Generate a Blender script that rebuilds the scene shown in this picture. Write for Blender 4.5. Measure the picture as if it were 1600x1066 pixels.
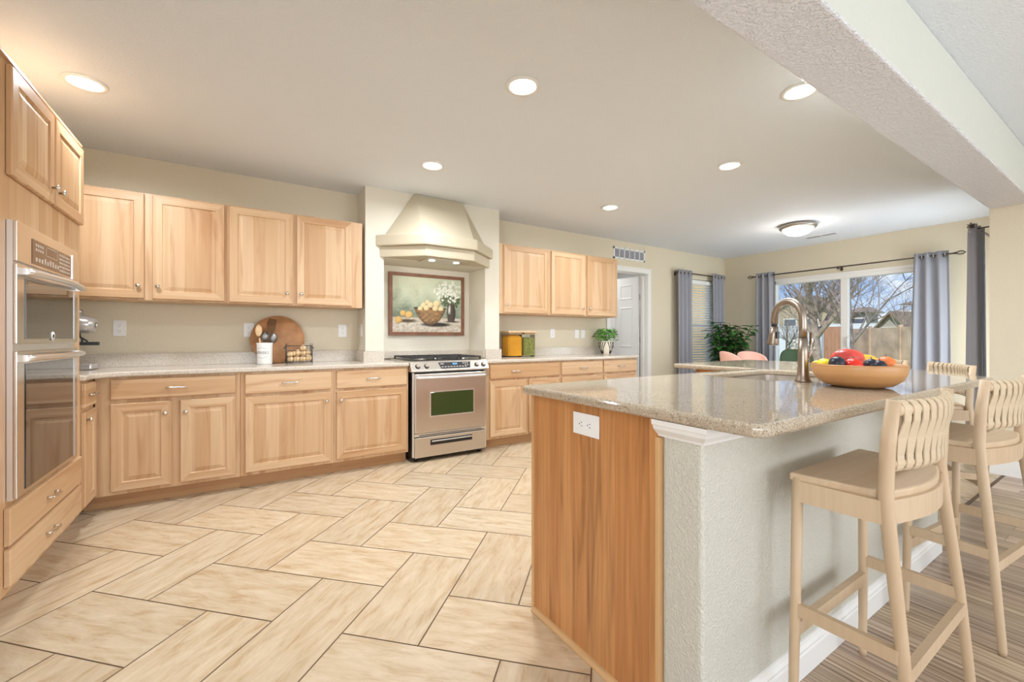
import bpy, bmesh, math, random
from mathutils import Vector, Matrix, noise
random.seed(7)
for o in list(bpy.data.objects): bpy.data.objects.remove(o)
SC = bpy.context.scene
COL = SC.collection
R = math.radians
# ------------------------------------------------------------------ camera
cam = bpy.data.cameras.new('camera'); camo = bpy.data.objects.new('camera', cam); COL.objects.link(camo)
camo.location = (0, 0, 1.136); camo.rotation_euler = (R(90), 0, R(57.433-90))
cam.sensor_width = 36; cam.lens = 36*664.45/1600; cam.shift_y = -4.54/1600; cam.clip_start = .05; cam.clip_end = 300
SC.camera = camo
# ------------------------------------------------------------------ view + world + daylight
SC.view_settings.view_transform = 'Standard'; SC.view_settings.look = 'None'
SC.view_settings.gamma = 1; SC.view_settings.use_curve_mapping = False; SC.view_settings.exposure = 0.07
W = bpy.data.worlds.new('world'); SC.world = W; W.use_nodes = True
def build_world():
    nt = W.node_tree; N = nt.nodes; L = nt.links; N.clear()
    out = N.new('ShaderNodeOutputWorld'); bg = N.new('ShaderNodeBackground'); bg.inputs[1].default_value = 1.35
    tc = N.new('ShaderNodeTexCoord'); sep = N.new('ShaderNodeSeparateXYZ'); L.new(tc.outputs['Generated'], sep.inputs[0])
    ramp = N.new('ShaderNodeValToRGB'); L.new(sep.outputs[2], ramp.inputs[0])
    e = ramp.color_ramp.elements; e[0].position = 0.0; e[0].color = (.62,.74,.9,1); e[1].position = .5; e[1].color = (.09,.24,.62,1)
    m = ramp.color_ramp.elements.new(.12); m.color = (.27,.47,.85,1)
    mp = N.new('ShaderNodeMapping'); mp.inputs['Scale'].default_value = (1, 1, 3.2); L.new(tc.outputs['Generated'], mp.inputs[0])
    no = N.new('ShaderNodeTexNoise'); no.inputs['Scale'].default_value = 4.3; no.inputs['Detail'].default_value = 7; no.inputs['Roughness'].default_value = .58
    L.new(mp.outputs[0], no.inputs['Vector'])
    cr = N.new('ShaderNodeValToRGB'); cr.color_ramp.elements[0].position = .47; cr.color_ramp.elements[1].position = .62
    L.new(no.outputs[0], cr.inputs[0])
    mix = N.new('ShaderNodeMix'); mix.data_type = 'RGBA'; mix.inputs['B'].default_value = (.95,.97,1,1)
    L.new(cr.outputs[0], mix.inputs['Factor']); L.new(ramp.outputs[0], mix.inputs['A'])
    L.new(mix.outputs['Result'], bg.inputs[0]); L.new(bg.outputs[0], out.inputs[0])
build_world()
def sun(name, rot, e, col=(1,.95,.86), ang=.6):
    l = bpy.data.lights.new(name, 'SUN'); l.energy = e; l.color = col; l.angle = R(ang)
    o = bpy.data.objects.new(name, l); o.rotation_euler = rot; COL.objects.link(o); return o
def area(name, loc, rot, sx, sy, e, col=(1,1,1)):
    l = bpy.data.lights.new(name, 'AREA'); l.shape = 'RECTANGLE'; l.size = sx; l.size_y = sy; l.energy = e; l.color = col
    o = bpy.data.objects.new(name, l); o.location = loc; o.rotation_euler = rot; COL.objects.link(o); return o
sun('sun', (R(46), 0, R(-74)), 3.6)                       # travels towards +Y, down
# daylight through the slider and side door, plus added fill from behind
pt = area('sky_portal', (7.50, 2.6, 1.05), (0, R(90), 0), 2.0, 1.9, 1); pt.data.cycles.is_portal = True        # faces -X
area('daylight_side_door', (6.45, .66, 1.1), (R(108), 0, 0), 1.1, 1.9, 42, (.9,.95,1))  # faces +Y
area('rear_fill_light', (2.2, -4.1, 1.45), (R(108), 0, 0), 5.2, 1.8, 140, (.90,.95,1))  # unseen fill added behind the camera, set at an invented window
area('left_fill_light', (-2.9, -1.6, 1.45), (0, R(-108), 0), 1.8, 2.5, 110, (.93,.96,1))  # second unseen fill light, added at an invented left-hand window
# ------------------------------------------------------------------ constants
CEIL = 2.557; YW = 4.39; XW = 7.35; XL = -1.42; CT = .914; IT = .936

# ------------------------------------------------------------------ materials
def new_mat(name):
    m = bpy.data.materials.new(name); m.use_nodes = True
    return m, m.node_tree.nodes, m.node_tree.links, m.node_tree.nodes['Principled BSDF']
def simple(name, c, rough=.5, metal=0, emis=None, es=0, trans=0, ior=1.45, bump=0, bscale=60, var=0, vscale=8, spec=None, coat=0):
    m, N, L, b = new_mat(name)
    b.inputs['Base Color'].default_value = (*c, 1); b.inputs['Roughness'].default_value = rough; b.inputs['Metallic'].default_value = metal
    b.inputs['Transmission Weight'].default_value = trans; b.inputs['IOR'].default_value = ior; b.inputs['Coat Weight'].default_value = coat
    if spec is not None: b.inputs['Specular IOR Level'].default_value = spec
    if emis: b.inputs['Emission Color'].default_value = (*emis, 1); b.inputs['Emission Strength'].default_value = es
    tc = N.new('ShaderNodeTexCoord')
    if var:
        n = N.new('ShaderNodeTexNoise'); n.inputs['Scale'].default_value = vscale; n.inputs['Detail'].default_value = 5
        L.new(tc.outputs['Object'], n.inputs['Vector'])
        r = N.new('ShaderNodeValToRGB'); r.color_ramp.elements[0].position = .3; r.color_ramp.elements[1].position = .7
        r.color_ramp.elements[0].color = (*[max(0, x*(1-var)) for x in c], 1); r.color_ramp.elements[1].color = (*[min(1, x*(1+var)) for x in c], 1)
        L.new(n.outputs[0], r.inputs[0]); L.new(r.outputs[0], b.inputs['Base Color'])
    if bump:
        n = N.new('ShaderNodeTexNoise'); n.inputs['Scale'].default_value = bscale; n.inputs['Detail'].default_value = 3
        L.new(tc.outputs['Object'], n.inputs['Vector'])
        bp = N.new('ShaderNodeBump'); bp.inputs['Strength'].default_value = bump; bp.inputs['Distance'].default_value = .004
        L.new(n.outputs[0], bp.inputs['Height']); L.new(bp.outputs[0], b.inputs['Normal'])
    return m
def wood(name, base, light, dark, vertical=True, rough=.42, plank=.085, grain=1.0, heart=.55, axis='h', gs=.24):
    """streaky timber; boards glued side by side, each with its own tone"""
    m, N, L, b = new_mat(name)
    tc = N.new('ShaderNodeTexCoord'); sp = N.new('ShaderNodeSeparateXYZ'); L.new(tc.outputs['Object'], sp.inputs[0])
    oi = N.new('ShaderNodeObjectInfo')
    def math_(op, a, bb=None):
        q = N.new('ShaderNodeMath'); q.operation = op
        for i, v in enumerate((a, bb)):
            if v is None: continue
            if isinstance(v, (int, float)): q.inputs[i].default_value = v
            else: L.new(v, q.inputs[i])
        return q.outputs[0]
    h = math_('ADD', sp.outputs[0], sp.outputs[1])
    z = sp.outputs[2]
    if axis == 'y': h, z = sp.outputs[0], sp.outputs[1]
    if axis == 'x': h, z = sp.outputs[1], sp.outputs[0]
    off = math_('MULTIPLY', oi.outputs['Random'], 37.0)
    across, along = (h, z) if vertical else (z, h)
    pl = math_('FLOOR', math_('DIVIDE', math_('ADD', across, math_('MULTIPLY', oi.outputs['Random'], .07)), plank))
    wn = N.new('ShaderNodeTexWhiteNoise'); wn.noise_dimensions = '2D'
    cv = N.new('ShaderNodeCombineXYZ'); L.new(pl, cv.inputs[0]); L.new(off, cv.inputs[1]); L.new(cv.outputs[0], wn.inputs['Vector'])
    shift = math_('ADD', math_('MULTIPLY', wn.outputs['Value'], 9.0), off)
    c1 = N.new('ShaderNodeCombineXYZ')
    L.new(math_('MULTIPLY', across, 46.0*grain), c1.inputs[0]); L.new(math_('MULTIPLY', along, 1.6*grain), c1.inputs[1]); L.new(shift, c1.inputs[2])
    n1 = N.new('ShaderNodeTexNoise'); n1.inputs['Scale'].default_value = 1; n1.inputs['Detail'].default_value = 4; n1.inputs['Distortion'].default_value = .35
    L.new(c1.outputs[0], n1.inputs['Vector'])
    c2 = N.new('ShaderNodeCombineXYZ')
    L.new(math_('MULTIPLY', across, 11.0), c2.inputs[0]); L.new(math_('MULTIPLY', along, 1.1), c2.inputs[1]); L.new(shift, c2.inputs[2])
    n2 = N.new('ShaderNodeTexNoise'); n2.inputs['Scale'].default_value = 1; n2.inputs['Detail'].default_value = 3; n2.inputs['Distortion'].default_value = .9
    L.new(c2.outputs[0], n2.inputs['Vector'])
    tone = N.new('ShaderNodeMix'); tone.data_type = 'RGBA'; tone.inputs['A'].default_value = (*base, 1); tone.inputs['B'].default_value = (*light, 1)
    L.new(wn.outputs['Value'], tone.inputs['Factor'])
    r1 = N.new('ShaderNodeValToRGB'); r1.color_ramp.elements[0].position = .35; r1.color_ramp.elements[1].position = .72
    r1.color_ramp.elements[0].color = (0, 0, 0, 1); r1.color_ramp.elements[1].color = (1, 1, 1, 1); L.new(n1.outputs[0], r1.inputs[0])
    r2 = N.new('ShaderNodeValToRGB'); r2.color_ramp.elements[0].position = .55; r2.color_ramp.elements[1].position = .74
    r2.color_ramp.elements[0].color = (0, 0, 0, 1); r2.color_ramp.elements[1].color = (1, 1, 1, 1); L.new(n2.outputs[0], r2.inputs[0])
    f = math_('ADD', math_('MULTIPLY', r1.outputs[0], gs), math_('MULTIPLY', r2.outputs[0], heart))
    mx = N.new('ShaderNodeMix'); mx.data_type = 'RGBA'; mx.clamp_factor = True; mx.inputs['B'].default_value = (*dark, 1)
    L.new(f, mx.inputs['Factor']); L.new(tone.outputs['Result'], mx.inputs['A'])
    L.new(mx.outputs['Result'], b.inputs['Base Color']); b.inputs['Roughness'].default_value = rough
    bp = N.new('ShaderNodeBump'); bp.inputs['Strength'].default_value = .05; L.new(n1.outputs[0], bp.inputs['Height']); L.new(bp.outputs[0], b.inputs['Normal'])
    return m
def speckle(name, base, a, c2, rough=.1, scale=260):
    m, N, L, b = new_mat(name)
    tc = N.new('ShaderNodeTexCoord')
    v = N.new('ShaderNodeTexVoronoi'); v.inputs['Scale'].default_value = scale; L.new(tc.outputs['Object'], v.inputs['Vector'])
    r = N.new('ShaderNodeValToRGB'); e = r.color_ramp.elements
    e[0].position = 0; e[0].color = (*a, 1); e[1].position = 1; e[1].color = (*c2, 1)
    x = e.new(.22); x.color = (*base, 1); y = e.new(.8); y.color = (*base, 1); r.color_ramp.interpolation = 'LINEAR'
    sp = N.new('ShaderNodeSeparateColor'); L.new(v.outputs['Color'], sp.inputs[0]); L.new(sp.outputs[0], r.inputs[0])
    n = N.new('ShaderNodeTexNoise'); n.inputs['Scale'].default_value = 5; L.new(tc.outputs['Object'], n.inputs['Vector'])
    mx = N.new('ShaderNodeMix'); mx.data_type = 'RGBA'; mx.blend_type = 'MULTIPLY'; mx.inputs['Factor'].default_value = .12
    L.new(r.outputs[0], mx.inputs['A']); L.new(n.outputs[0], mx.inputs['B']); L.new(mx.outputs['Result'], b.inputs['Base Color'])
    b.inputs['Roughness'].default_value = rough
    return m
def plaster(name, c, strength=.35, scale=70, rough=.75):
    m, N, L, b = new_mat(name)
    b.inputs['Base Color'].default_value = (*c, 1); b.inputs['Roughness'].default_value = rough
    tc = N.new('ShaderNodeTexCoord')
    n = N.new('ShaderNodeTexNoise'); n.inputs['Scale'].default_value = scale; n.inputs['Detail'].default_value = 3; n.inputs['Distortion'].default_value = .4
    L.new(tc.outputs['Object'], n.inputs['Vector'])
    r = N.new('ShaderNodeValToRGB'); r.color_ramp.elements[0].position = .42; r.color_ramp.elements[1].position = .6; L.new(n.outputs[0], r.inputs[0])
    bp = N.new('ShaderNodeBump'); bp.inputs['Strength'].default_value = strength; bp.inputs['Distance'].default_value = .003
    L.new(r.outputs[0], bp.inputs['Height']); L.new(bp.outputs[0], b.inputs['Normal'])
    return m
M = {}
M['wall'] = plaster('wall_plaster', (.71,.635,.485), .28, 75)
M['wallwhite'] = simple('white_wall_paint', (.72,.72,.70), .7)
M['nook'] = plaster('pale_plaster', (.72,.67,.56), .2, 75)
M['ceil'] = plaster('ceiling_plaster', (.82,.865,.915), .5, 100, .8)
M['beam'] = plaster('beam_underside_sheen', (.80,.82,.88), 1.0, 80, .3)  # window sheen put into a brighter, bluer underside colour
M['beamside'] = plaster('beam_side_plaster_dimmed', (.62,.63,.57), .25, 60, .7)  # same beam, colour darkened against the strong light on its side
M['halfwall'] = plaster('half_wall_plaster', (.60,.58,.50), .6, 130, .6)
M['trim'] = simple('white_trim_paint', (.82,.81,.78), .35)
M['wv'] = wood('hickory_upright', (.555,.33,.165), (.70,.49,.295), (.40,.175,.065), True)
M['wh'] = wood('hickory_level', (.555,.33,.165), (.70,.49,.295), (.40,.175,.065), False)
M['toe'] = wood('toe_kick_wood', (.50,.27,.12), (.56,.33,.16), (.36,.17,.07), False)
M['oak'] = wood('oak_end_panel', (.54,.235,.078), (.64,.32,.12), (.20,.07,.022), True, .35, .07, 1.5, .6, 'h', .42)
M['oaktrim'] = wood('oak_trim', (.62,.37,.17), (.66,.42,.2), (.40,.2,.08), True, .4, .3)
M['stool'] = wood('ash_stool_wood', (.56,.405,.255), (.63,.475,.315), (.40,.27,.155), True, .45, .3, 1.5, .12)
M['stoolx'] = wood('ash_seat_wood', (.56,.405,.255), (.63,.475,.315), (.40,.27,.155), True, .45, .06, 1.5, .12, 'x')
M['weave'] = simple('cream_leather_strap', (.60,.475,.32), .55, bump=.1)
M['quartz'] = speckle('beige_quartz', (.66,.585,.49), (.40,.31,.22), (.80,.74,.66), .16, 300)
M['quartz2'] = speckle('island_quartz', (.47,.385,.285), (.20,.14,.085), (.66,.58,.46), .05, 330)
M['steel'] = simple('brushed_steel', (.66,.61,.55), .3, .95, bump=.03, bscale=200)
M['steel2'] = simple('satin_steel_trim', (.80,.80,.80), .3, .9)
M['ovensteel'] = simple('oven_steel', (.70,.66,.61), .2, 1)
M['chrome'] = simple('nickel_knob', (.72,.70,.66), .22, 1)
M['bronze'] = simple('brushed_nickel_faucet', (.34,.285,.235), .36, 1)
M['black'] = simple('black_enamel', (.02,.02,.02), .3)
M['iron'] = simple('cast_iron', (.03,.03,.032), .5)
M['ovenglass'] = simple('dark_oven_glass', (.022,.016,.012), .04, spec=.8, coat=.6)
M['rangeglass'] = simple('green_tinted_oven_glass', (.045,.065,.02), .06)
M['display'] = simple('dark_control_panel', (.05,.05,.055), .15)
M['woodreflpanel'] = simple('wood_reflection_panel', (.16,.075,.035), .12)  # warm reflection of the wood put into the panel colour
M['blueled'] = simple('blue_display_digits', (.1,.3,.6), .3, emis=(.15,.45,.9), es=.8)
M['glyph'] = simple('pale_button_print', (.6,.55,.5), .4)
M['white'] = simple('white_plastic', (.85,.85,.83), .3)
M['slot'] = simple('dark_slots', (.08,.08,.08), .5)
M['ceramic'] = simple('white_ceramic', (.9,.89,.86), .2)
M['print'] = simple('grey_crock_lettering', (.25,.25,.25), .6)
M['lens'] = simple('lit_lamp_lens', (1,.97,.9), .4, emis=(1,.96,.88), es=9)
M['dome'] = simple('lit_frosted_glass', (1,.9,.75), .4, emis=(1,.86,.68), es=1.5)
M['nickel'] = simple('satin_nickel', (.45,.41,.37), .35, .9)
M['grey'] = simple('grey_vent', (.42,.42,.46), .5)
M['rod'] = simple('dark_bronze_rod', (.10,.075,.06), .35, .8)
M['curtain'] = simple('blue_grey_curtain', (.32,.325,.36), .85, bump=.15, bscale=400)
def pane_glass():
    m = bpy.data.materials.new('clear_pane_glass'); m.use_nodes = True; N = m.node_tree.nodes; L = m.node_tree.links; N.clear()
    o = N.new('ShaderNodeOutputMaterial'); mx = N.new('ShaderNodeMixShader'); t = N.new('ShaderNodeBsdfTransparent'); g = N.new('ShaderNodeBsdfGlossy'); f = N.new('ShaderNodeLayerWeight'); f.inputs[0].default_value = .5; pw = N.new('ShaderNodeMath'); pw.operation = 'POWER'; pw.inputs[1].default_value = 4; ad = N.new('ShaderNodeMath'); ad.operation = 'MULTIPLY_ADD'; ad.inputs[1].default_value = .5; ad.inputs[2].default_value = .03
    g.inputs['Roughness'].default_value = .0; t.inputs[0].default_value = (.97,.98,.98,1)
    L.new(f.outputs['Facing'], pw.inputs[0]); L.new(pw.outputs[0], ad.inputs[0]); L.new(ad.outputs[0], mx.inputs[0]); L.new(t.outputs[0], mx.inputs[1]); L.new(g.outputs[0], mx.inputs[2]); L.new(mx.outputs[0], o.inputs[0]); return m
M['glass'] = pane_glass()
M['jarglass'] = simple('jar_glass', (.95,.97,.96), .02, trans=1, ior=1.2)
M['blind'] = simple('white_blind', (.86,.86,.84), .5)
M['leaf'] = simple('green_leaf', (.045,.17,.03), .4, var=.5, vscale=30)
M['leaf2'] = simple('bright_green_leaf', (.14,.42,.05), .45, var=.4, vscale=60)
M['stem'] = simple('brown_stem', (.12,.09,.05), .7)
M['pot'] = simple('grey_plant_pot', (.35,.34,.32), .6)
M['soil'] = simple('potting_soil', (.05,.035,.02), .9, bump=.5)
M['bowl'] = wood('bamboo_bowl', (.50,.25,.09), (.58,.31,.125), (.32,.13,.04), False, .4, .03, .6, .3)
M['board'] = simple('round_board_wood', (.50,.25,.11), .5, var=.25, vscale=9)
M['paleboard'] = simple('pale_wood', (.68,.47,.27), .5, var=.12, vscale=20)
M['wire'] = simple('dark_wire', (.12,.10,.085), .45, .7)
M['pink'] = simple('pink_upholstery', (.86,.50,.40), .8)
M['greenfab'] = simple('dark_green_velvet', (.06,.10,.05), .8)
M['brownfab'] = simple('brown_fabric', (.36,.22,.15), .8)
M['flower'] = simple('white_petals', (.9,.9,.84), .6)
M['vinyl'] = simple('white_vinyl_fence', (.70,.72,.82), .5)
M['fence'] = wood('reddish_fence_boards', (.42,.21,.13), (.50,.27,.18), (.25,.12,.07), True, .8, .15)
M['hedgewall'] = simple('weathered_brown_fence', (.60,.43,.32), .9, var=.3, vscale=1.4)
M['bark'] = simple('grey_bark', (.34,.275,.24), .9, var=.35, vscale=6)
M['grass'] = simple('lawn_ground', (.25,.36,.08), .95, var=.5, vscale=1.2)
M['patio'] = simple('patio_concrete', (.68,.67,.65), .9, var=.1)
M['siding'] = simple('tan_house_siding', (.46,.37,.27), .8, var=.06)
M['siding2'] = simple('grey_house_siding', (.40,.37,.35), .8, var=.06)
M['paleside'] = simple('pale_house_siding', (.68,.63,.58), .8)
M['ochre'] = simple('ochre_house_siding', (.62,.42,.17), .8)
M['roof'] = simple('brown_shingle_roof', (.24,.19,.155), .9, var=.3, vscale=3)
M['winglass'] = simple('far_window_glass', (.10,.13,.18), .1)
M['doorwhite'] = simple('white_door_paint', (.78,.78,.77), .45)
M['strip'] = simple('dark_transition_strip', (.12,.07,.04), .5)
M['plastic'] = simple('clear_silver_plastic', (.52,.50,.48), .2, .5)

def tile_mat():
    m, N, L, b = new_mat('travertine_tile')
    uv = N.new('ShaderNodeUVMap'); uv.uv_map = 'tile'
    at = N.new('ShaderNodeAttribute'); at.attribute_name = 'tone'
    mp = N.new('ShaderNodeMapping'); mp.inputs['Scale'].default_value = (5.5, 24, 1); L.new(uv.outputs[0], mp.inputs[0])
    n = N.new('ShaderNodeTexNoise'); n.inputs['Scale'].default_value = 1; n.inputs['Detail'].default_value = 8; n.inputs['Roughness'].default_value = .68; n.inputs['Distortion'].default_value = .45
    L.new(mp.outputs[0], n.inputs['Vector'])
    r = N.new('ShaderNodeValToRGB'); e = r.color_ramp.elements
    e[0].position = .28; e[0].color = (.42,.27,.135,1); e[1].position = .68; e[1].color = (.66,.545,.395,1)
    k = e.new(.47); k.color = (.57,.44,.29,1)
    L.new(n.outputs[0], r.inputs[0])
    mx = N.new('ShaderNodeMix'); mx.data_type = 'RGBA'; mx.blend_type = 'MULTIPLY'; mx.inputs['Factor'].default_value = 1
    L.new(r.outputs[0], mx.inputs['A']); L.new(at.outputs['Color'], mx.inputs['B'])
    L.new(mx.outputs['Result'], b.inputs['Base Color']); b.inputs['Roughness'].default_value = .33
    bp = N.new('ShaderNodeBump'); bp.inputs['Strength'].default_value = .06; L.new(n.outputs[0], bp.inputs['Height']); L.new(bp.outputs[0], b.inputs['Normal'])
    return m
M['tile'] = tile_mat()
M['grout'] = simple('brown_grout', (.17,.105,.06), .9)
def plank_mat():
    m, N, L, b = new_mat('striped_plank_floor')
    uv = N.new('ShaderNodeUVMap'); uv.uv_map = 'tile'
    at = N.new('ShaderNodeAttribute'); at.attribute_name = 'tone'
    mp = N.new('ShaderNodeMapping'); mp.inputs['Scale'].default_value = (1.2, 75, 1); L.new(uv.outputs[0], mp.inputs[0])
    n = N.new('ShaderNodeTexNoise'); n.inputs['Scale'].default_value = 1; n.inputs['Detail'].default_value = 3; L.new(mp.outputs[0], n.inputs['Vector'])
    r = N.new('ShaderNodeValToRGB'); e = r.color_ramp.elements
    e[0].position = .34; e[0].color = (.22,.145,.09,1); e[1].position = .68; e[1].color = (.60,.47,.36,1)
    k = e.new(.5); k.color = (.44,.32,.225,1)
    L.new(n.outputs[0], r.inputs[0])
    mx = N.new('ShaderNodeMix'); mx.data_type = 'RGBA'; mx.blend_type = 'MULTIPLY'; mx.inputs['Factor'].default_value = 1
    L.new(r.outputs[0], mx.inputs['A']); L.new(at.outputs['Color'], mx.inputs['B'])
    L.new(mx.outputs['Result'], b.inputs['Base Color']); b.inputs['Roughness'].default_value = .24
    return m
M['plank'] = plank_mat()

# ------------------------------------------------------------------ mesh helpers
class MB:
    def __init__(s): s.v = []; s.f = []; s.m = []; s.sm = []
    def add(s, vs, fs, mi=0, smooth=False):
        n = len(s.v); s.v += [Vector(p) for p in vs]
        for f in fs: s.f.append([i+n for i in f]); s.m.append(mi); s.sm.append(smooth)
        return s
    def box(s, a, b, mi=0):
        x0,y0,z0 = a; x1,y1,z1 = b
        x0,x1 = sorted((x0,x1)); y0,y1 = sorted((y0,y1)); z0,z1 = sorted((z0,z1))
        return s.add([(x0,y0,z0),(x1,y0,z0),(x1,y1,z0),(x0,y1,z0),(x0,y0,z1),(x1,y0,z1),(x1,y1,z1),(x0,y1,z1)],
                     [(0,3,2,1),(4,5,6,7),(0,1,5,4),(1,2,6,5),(2,3,7,6),(3,0,4,7)], mi)
    def obox(s, c, ux, uy, uz, mi=0):       # oriented box: centre and half vectors
        c, ux, uy, uz = Vector(c), Vector(ux), Vector(uy), Vector(uz)
        vs = [c+a*ux+b*uy+d*uz for d in (-1,1) for a,b in ((-1,-1),(1,-1),(1,1),(-1,1))]
        return s.add(vs, [(0,3,2,1),(4,5,6,7),(0,1,5,4),(1,2,6,5),(2,3,7,6),(3,0,4,7)], mi)
    def bar(s, a, b, w, d, mi=0, up=(0,0,1)):
        a, b = Vector(a), Vector(b); ax = (b-a); u = Vector(up)
        if abs(ax.normalized().dot(u)) > .95: u = Vector((1,0,0))
        sx = ax.cross(u).normalized(); sy = sx.cross(ax).normalized()
        return s.obox((a+b)/2, sx*w/2, sy*d/2, ax/2, mi)
    def prism(s, pts, z0, z1, mi=0):
        n = len(pts)
        return s.add([(x,y,z0) for x,y in pts]+[(x,y,z1) for x,y in pts],
            [tuple(range(n-1,-1,-1)), tuple(range(n,2*n))]+[(i,(i+1)%n,(i+1)%n+n,i+n) for i in range(n)], mi)
    def tube(s, pts, rad, n=10, mi=0, cap=True, flat=1.0):
        pts = [Vector(p) for p in pts]; k = len(pts)
        rad = rad if isinstance(rad, (list, tuple)) else [rad]*k
        vs = []; prev = None
        for i, p in enumerate(pts):
            t = (pts[min(i+1,k-1)]-pts[max(i-1,0)]).normalized()
            if prev is None:
                u = t.cross(Vector((0,0,1)));
                if u.length < .1: u = t.cross(Vector((1,0,0)))
                u.normalize()
            else:
                u = (prev - t*prev.dot(t)); u = u.normalized() if u.length > 1e-6 else t.orthogonal().normalized()
            prev = u; w = t.cross(u)
            for j in range(n):
                a = 2*math.pi*j/n; vs.append(p+u*math.cos(a)*rad[i]+w*math.sin(a)*rad[i]*flat)
        fs = [(i*n+j, i*n+(j+1)%n, (i+1)*n+(j+1)%n, (i+1)*n+j) for i in range(k-1) for j in range(n)]
        s.add(vs, fs, mi, True)
        if cap: s.add(vs[:n], [tuple(range(n-1,-1,-1))], mi); s.add(vs[-n:], [tuple(range(n))], mi)
        return s
    def lathe(s, c, prof, n=24, mi=0, axis='z', sx=1, sy=1):
        c = Vector(c); vs = []
        for r, h in prof:
            for j in range(n):
                a = 2*math.pi*j/n; x, y = r*math.cos(a)*sx, r*math.sin(a)*sy
                vs.append(c+(Vector((x,y,h)) if axis == 'z' else Vector((h,x,y)) if axis == 'x' else Vector((y,h,x)) if axis == 'y' else Vector((x,-h,y))))
        k = len(prof)
        fs = [(i*n+j, i*n+(j+1)%n, (i+1)*n+(j+1)%n, (i+1)*n+j) for i in range(k-1) for j in range(n)]
        s.add(vs, fs, mi, True)
        if prof[0][0] > 1e-4: s.add(vs[:n], [tuple(range(n-1,-1,-1))], mi)
        if prof[-1][0] > 1e-4: s.add(vs[-n:], [tuple(range(n))], mi)
        return s
    def ball(s, c, r, n=14, mi=0, sc=(1,1,1), rot=0):
        c = Vector(c); vs = []; m = n//2
        for i in range(m+1):
            t = math.pi*i/m
            for j in range(n):
                a = 2*math.pi*j/n; x, y, z = r*math.sin(t)*math.cos(a)*sc[0], r*math.sin(t)*math.sin(a)*sc[1], r*math.cos(t)*sc[2]
                vs.append(c+Vector((x*math.cos(rot)-y*math.sin(rot), x*math.sin(rot)+y*math.cos(rot), z)))
        return s.add(vs, [(i*n+j, (i+1)*n+j, (i+1)*n+(j+1)%n, i*n+(j+1)%n) for i in range(m) for j in range(n)], mi, True)
    def build(s, name, mats, parent=None, bevel=0, seg=2, fix=True, subs=0, solid=0):
        me = bpy.data.meshes.new(name)
        off = root_loc(parent) if parent else Vector((0,0,0))
        me.from_pydata([p-off for p in s.v], [], s.f)
        mats = mats if isinstance(mats, (list, tuple)) else [mats]
        for m in mats: me.materials.append(M[m] if isinstance(m, str) else m)
        for i, p in enumerate(me.polygons): p.material_index = s.m[i]; p.use_smooth = s.sm[i]
        if fix:
            bm = bmesh.new(); bm.from_mesh(me); bmesh.ops.remove_doubles(bm, verts=bm.verts, dist=1e-5)
            bmesh.ops.recalc_face_normals(bm, faces=bm.faces); bm.to_mesh(me); bm.free()
        o = bpy.data.objects.new(name, me); COL.objects.link(o)
        if parent: o.parent = parent
        if solid: md = o.modifiers.new('solid', 'SOLIDIFY'); md.thickness = solid; md.offset = 0
        if subs: md = o.modifiers.new('sub', 'SUBSURF'); md.levels = md.render_levels = subs
        if bevel:
            md = o.modifiers.new('bevel', 'BEVEL'); md.width = bevel; md.segments = seg; md.limit_method = 'ANGLE'; md.angle_limit = R(35)
            md.harden_normals = False
            for p in me.polygons: p.use_smooth = p.use_smooth
        return o
def root_loc(o):
    while o.parent: o = o.parent
    return o.location.copy()
def tag(o, label, cat, group=None):
    o['label'] = label; o['category'] = cat
    if group: o['group'] = group
    return o
def thing(name, label, cat, loc=(0,0,0), group=None):
    o = bpy.data.objects.new(name, None); COL.objects.link(o); o.location = loc; o.empty_display_size = .1
    return tag(o, label, cat, group)
def struct(o): o['kind'] = 'structure'; return o
def at_origin(o, c):
    """move a single-mesh thing's origin to c without moving the mesh"""
    c = Vector(c); o.data.transform(Matrix.Translation(-c)); o.location = c; return o

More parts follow.
